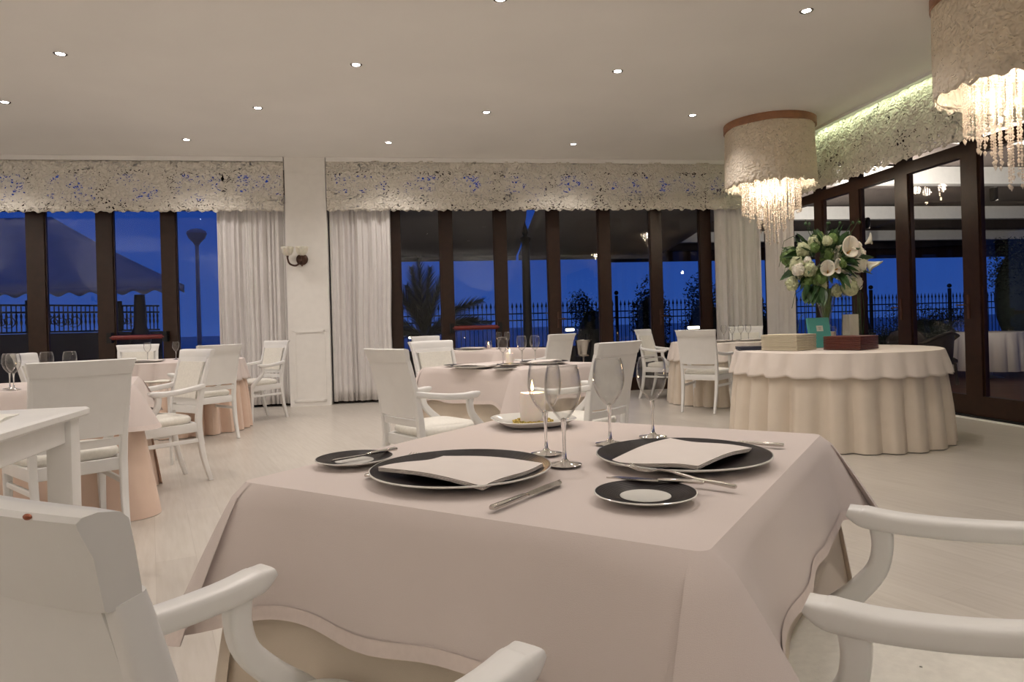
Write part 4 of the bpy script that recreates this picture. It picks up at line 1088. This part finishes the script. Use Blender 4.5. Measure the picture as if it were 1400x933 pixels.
wl = MB().box((0, 0, .56), (LL, .25, 1.14)); wl.xf(Matrix.Translation(((a0.x+a1.x)/2, (a0.y+a1.y)/2, 0)) @ Matrix.Rotation(ang, 4, 'Z')); tag(wl.build('parapet_wall', M_stone), 'low dark parapet wall below the iron balustrade at the left', 'wall')
t = thing('iron_balustrade', 'ornate dark iron balustrade on the low wall at the left', 'fence', ((a0.x+a1.x)/2, (a0.y+a1.y)/2, 1.13), ang)
for zz in (.03, .42, .56): MB().box((0, 0, zz), (LL, .04, .035)).build('rail', M_dksteel, t)
nb = 62
bal = MB().lathe([(.012, .03), (.012, .16), (.026, .22), (.014, .28), (.026, .34), (.012, .40), (.012, .56)], 8)
b0_ = None
for j in range(nb):
    x = -LL/2+LL*(j+.5)/nb
    if b0_ is None: b0_ = bal.build('baluster', M_dksteel, t); o = b0_
    else: o = b0_.copy(); COL.objects.link(o); o.parent = t
    o.location = (x, 0, 0)
for j in range(4):
    x = -LL/2+LL*(j+.7)/4.4; m = MB()
    for q in range(5):
        cx_ = x+(q-2)*.12; rr_ = .09 if q % 2 else .13
        m.tube([(cx_+rr_*(1-k/22)*math.cos(k*.55+q), 0, .24+rr_*(1-k/22)*math.sin(k*.55+q)) for k in range(18)], .010, 5)
    m.build('scrollwork', M_dksteel, t)
for j in range(3):
    MB().box((-LL/2+LL*(j+.5)/3, 0, .33), (.09, .09, .66), bev=.01).build('post', M_dksteel, t)
# street lamp
t = thing('street_lamp', 'tall street lamp with bowl-shaped head outside at the left', 'lamp', (-8.25, 18.0, -.14), 0)
MB().tube([(0, 0, 0), (0, 0, .6), (0, 0, 3.5)], [.09, .06, .045], 10).build('pole', M_awn, t)
MB().lathe([(.05, 3.5), (.09, 3.58), (.20, 3.70), (.25, 3.82)], 24).build('lamp_bowl', M_awn, t)
MB().lathe([(.25, 3.82), (.23, 3.88), (.14, 3.93), (.001, 3.96)], 24).build('lamp_cap', M_awn, t)

# palm
def palm(x, y, label):
    t = thing('palm_tree', label, 'palm', (x, y, -.14), 0)
    MB().lathe([(.001, 0), (.22, 0), (.2, .9), (.24, 1.0), (.001, 1.05)], 14, rad=lambda a: 1+.05*math.sin(7*a)).build('trunk', M_bark, t)
    rd = random.Random(5); 
    spec = [(-.2, 1.45, 1.2), (-.05, 1.5, 1.25), (.1, 1.4, 1.15), (-.5, 1.35, 1.1), (.75, .85, 1.2), (.95, .6, 1.1), (-1.0, .9, 1.2), (-.9, .5, 1.1), (.3, 1.2, 1.1), (-.3, 1.1, 1.0), (.5, .3, .9), (-.6, .2, .9)]
    for i, (dx, dz, L) in enumerate(spec):
        m = MB(); d = Vector((dx, rd.uniform(-.4, .4), dz)).normalized(); pts = []
        for k in range(11):
            f_ = k/10; pts.append(Vector((0, 0, 1.0))+d*L*1.25*f_+Vector((d.x*.15, d.y*.15, -.42*abs(dx)-.05))*f_*f_*L)
        m.tube(pts, [.014*(1-.08*k) for k in range(11)], 5)
        for k in range(2, 44):
            f_ = k/44; j = min(9, int(f_*10)); p = pts[j].lerp(pts[j+1], f_*10-j); tg = (pts[j+1]-pts[j]).normalized(); sd = tg.cross(Vector((0, 1, 0)));
            sd = sd.normalized() if sd.length > .05 else Vector((1, 0, 0))
            for s_ in (-1, 1):
                q = p+(tg*.8+sd*s_*.45+Vector((0, rd.uniform(-.3, .3), -.1))).normalized()*.34*math.sin(PI*(.12+.8*f_))
                w_ = tg.cross(q-p).normalized().cross((q-p).normalized())*.010
                m.add([p-w_, p+w_, q], [(0, 1, 2)])
        m.build('frond', M_palm, t)
palm(-1.62, 12.6, 'young palm outside the first middle window')
# bushes and trees
def bush(x, y, rx, ry, h, n, label, seed, group='dark shrubs outside', base=.0, leaf=.05, name='bush'):
    t = thing(name, label, 'shrub', (x, y, -.14), 0, group); rd = random.Random(seed); m = MB()
    lobes = [(rd.uniform(-.6, .6)*rx, rd.uniform(-.5, .5)*ry, base+(h-base)*rd.uniform(.3, .78), rd.uniform(.35, .6)) for _ in range(9)]
    for k in range(n):
        lx, ly, lz, lr = rd.choice(lobes)
        a = rd.uniform(0, 2*PI); b_ = math.acos(rd.uniform(-1, 1)); R = lr*rd.uniform(.5, 1.05)
        c = Vector((lx+rx*R*math.sin(b_)*math.cos(a), ly+ry*R*math.sin(b_)*math.sin(a), lz+h*.38*R*math.cos(b_)))
        d = Vector((rd.uniform(-1, 1), rd.uniform(-1, 1), rd.uniform(-.6, 1))).normalized(); s_ = d.cross(Vector((rd.uniform(-1, 1), .3, .5))).normalized()
        L = leaf*rd.uniform(.7, 1.5); m.add([c, c+d*L*.5+s_*L*.25, c+d*L, c+d*L*.5-s_*L*.25], [(0, 1, 2, 3)])
    m.build('foliage', M_foli, t)
    MB().tube([(0, 0, 0), (.03, 0, h*.4), (0, 0, h*.65)], [.05, .035, .015], 7).build('trunk', M_bark, t)
    c_ = MB().ball((0, 0, h*.36+base*.3), 1, 12, 8, (rx*.6, ry*.6, h*.34)); c_.build('dense_core', M_foli, t)
bush(1.75, 14.8, .55, .5, 2.1, 2600, 'dark shrub outside, left of the mirrored chandelier', 1)
bush(2.60, 12.9, .45, .5, 2.35, 3600, 'tall dark shrub outside under the mirrored chandelier', 2)
bush(3.80, 13.4, .60, .5, 2.2, 3600, 'tall dark shrub outside left of the corner curtain', 3)
bush(5.1, 14.4, .6, .5, 1.9, 2200, 'dark shrub outside beyond the corner curtain', 4)
p = RW(12.0, 14.6); bush(p.x, p.y, 1.3, .9, 1.5, 3800, 'low dark hedge bush on the terrace, right of the spear fence', 5)
p = RW(9.8, 12.2); bush(p.x, p.y, 1.2, .7, 1.05, 3000, 'dark hedge bush outside behind the terrace tables', 6)
p = RW(12.4, 12.4); bush(p.x, p.y, .75, .7, 2.9, 3600, 'dark tree outside at the right edge of the photo', 7, base=1.3, name='tree')
# small garden lamps
for k, (x, y, z_, sx_) in enumerate(((1.10, 13.0, .92, .16), (3.35, 12.6, .90, .20), (-2.0, 13.5, .85, .10))):
    t = thing('garden_lamp', ['low lit garden lamp outside, right of the gate pole', 'low rectangular lit garden lamp before the shrubs', 'low lit garden lamp beside the palm'][k], 'lamp', (x, y, -.14), 0, 'garden lamps')
    MB().tube([(0, 0, 0), (0, 0, z_+.08)], .02, 8).build('stake', M_dksteel, t)
    MB().box((0, 0, z_+.14), (sx_, .10, .05), bev=.01).build('lit_head', M_gard, t)
    MB().box((0, 0, z_+.18), (sx_+.03, .13, .02), bev=.005).build('cap', M_dksteel, t)

# right-hand terrace: pergola with white beams, draped canvas and wooden ceiling
PU0, PU1, PW0, PW1 = U1+.2, U1+15, 5.0, 19.5
m = MB(); rbox(m, PU0, PU1, -2.5, PW1, 3.42, 3.50); tag(m.build('pergola_roof', M_perw), 'brown wooden roof over the right-hand terrace', 'roof')
bl = ['nearest', 'second', 'third', 'farthest']
for k, wv in enumerate((6.4, 8.6, 11.8, 15.2)):
    m = MB(); rbox(m, PU0, PU1, wv, wv+.16, 2.86, 3.10); tag(m.build('pergola_beam', M_beam), bl[k]+' white beam across the right-hand terrace roof', 'beam', 'white pergola beams')
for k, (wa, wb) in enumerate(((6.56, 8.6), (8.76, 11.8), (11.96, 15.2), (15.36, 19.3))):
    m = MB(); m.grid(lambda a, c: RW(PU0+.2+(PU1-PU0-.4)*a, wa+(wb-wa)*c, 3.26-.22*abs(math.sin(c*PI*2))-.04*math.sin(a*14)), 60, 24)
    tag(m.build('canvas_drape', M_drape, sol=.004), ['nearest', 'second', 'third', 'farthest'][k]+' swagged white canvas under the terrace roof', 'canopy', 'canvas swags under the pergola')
m = MB(); rbox(m, PU0, PU1, PW1+.02, PW1+.14, 2.81, 3.50); tag(m.build('pergola_fascia', M_brown), 'dark fascia board at the outer edge of the terrace roof', 'beam')
for (u_, wv, lb) in ((7.4, 7.6, 'near'), (8.2, 10.4, 'middle'), (9.4, 13.6, 'far'), (11.2, 17.5, 'farthest'), (11.5, 9.0, 'right')):
    p = RW(u_, wv, 3.416); t = thing('terrace_spotlight', lb+' lit spot under the terrace roof', 'light', p, 0, 'terrace ceiling spots')
    MB().lathe([(.001, -.02), (.05, -.02), (.06, 0)], 16).build('lens', M_spot, t)
    light('SPOT', (0, 0, -.04), 30, parent=t, spot_size=math.radians(150), spot_blend=.6, shadow_soft_size=.05)
for (u_, wv, lb) in ((8.4, 6.9, 'right edge'), (9.4, 10.0, 'middle')):
    p = RW(u_, wv)
    t = thing('terrace_table', 'round terrace table outside the right-hand doors, '+lb, 'table', (p.x, p.y, -.04), 0)
    MB().lathe([(.001, .725), (.48, .725), (.48, .745), (.001, .745)], 32).build('table_top', M_chair, t)
    MB().lathe([(.001, 0), (.2, 0), (.04, .04), (.04, .725)], 16).build('pedestal', M_chair, t)
    o = round_cloth(M_bufftop, .49, .752, .62, .04, .02, 16, 3).build('tablecloth', M_bufftop); o.location = (p.x, p.y, -.04); tag(o, 'pale cloth on the round terrace table outside, '+lb, 'tablecloth')
def wicker():
    t = thing('wicker_armchair', '', 'chair', (0, 0, 0), 0, 'dark wicker terrace chairs')
    MB().box((0, 0, .36), (.52, .50, .10), bev=.03).build('seat', M_dkchair, t)
    MB().sweep([(-.28, .22, .62), (-.29, -.1, .64), (-.22, -.27, .74), (0, -.32, .80), (.22, -.27, .74), (.29, -.1, .64), (.28, .22, .62)], [(.04, .05)], (0, 0, 1), e=.7).build('rim', M_dkchair, t)
    MB().grid(lambda a, c: ((.29-.03*(1-c))*math.cos(PI+PI*a)*1.0, .05-.36*abs(math.sin(PI*a))*(.9+.1*c), .36+(.26+.17*math.sin(PI*a))*c), 20, 4).build('woven_back', M_dkchair, t, sol=.02)
    for a in (-1, 1):
        for b_ in (-1, 1): MB().tube([(a*.23, b_*.21, .32), (a*.24, b_*.23, 0)], .02, 8).build('leg', M_dkchair, t)
    return t
m = MB(); rbox(m, -6.0, 22.0, 17.3, 17.55, -.13, .45); tag(m.build('parapet_wall', M_stone), 'low dark wall at the foot of the spear-topped fence', 'wall')
for k, wv in enumerate((5.95, 7.84, 9.4)):  # lamps added behind the window frames to brighten the white beams
    p = RW(U1+.16, wv, 2.20); t = thing('added_wall_lamp', ['nearest', 'middle', 'farthest'][k]+' small wall lamp added outside to light the terrace roof', 'lamp', p, RT, 'added terrace wall lamps')
    MB().box((0, 0, 0), (.05, .07, .14), bev=.01).build('lamp_body', M_dksteel, t)
    light('SPOT', (.10, 0, .09), 230, (1, .92, .82), t, spot_size=math.radians(105), spot_blend=.6, shadow_soft_size=.04).rotation_euler = (0, math.radians(-112), math.radians(38))
    light('POINT', (.15, 0, -.12), 5, (1, .85, .7), t, shadow_soft_size=.04)
wk = wicker(); 
for k, (u_, wv, rz, lb) in enumerate(((7.75, 9.3, .4, 'dark wicker armchair outside the doors, left of the pair'), (8.6, 10.9, 2.6, 'dark wicker armchair outside behind the terrace table'), (9.2, 7.4, 1.6, 'dark wicker armchair outside at the right edge of the photo'))):
    p = RW(u_, wv)
    if k == 0: wk.location = (p.x, p.y, -.04); wk.rotation_euler = (0, 0, rz); wk['label'] = lb
    else: dup(wk, (p.x, p.y, -.04), rz, lb)
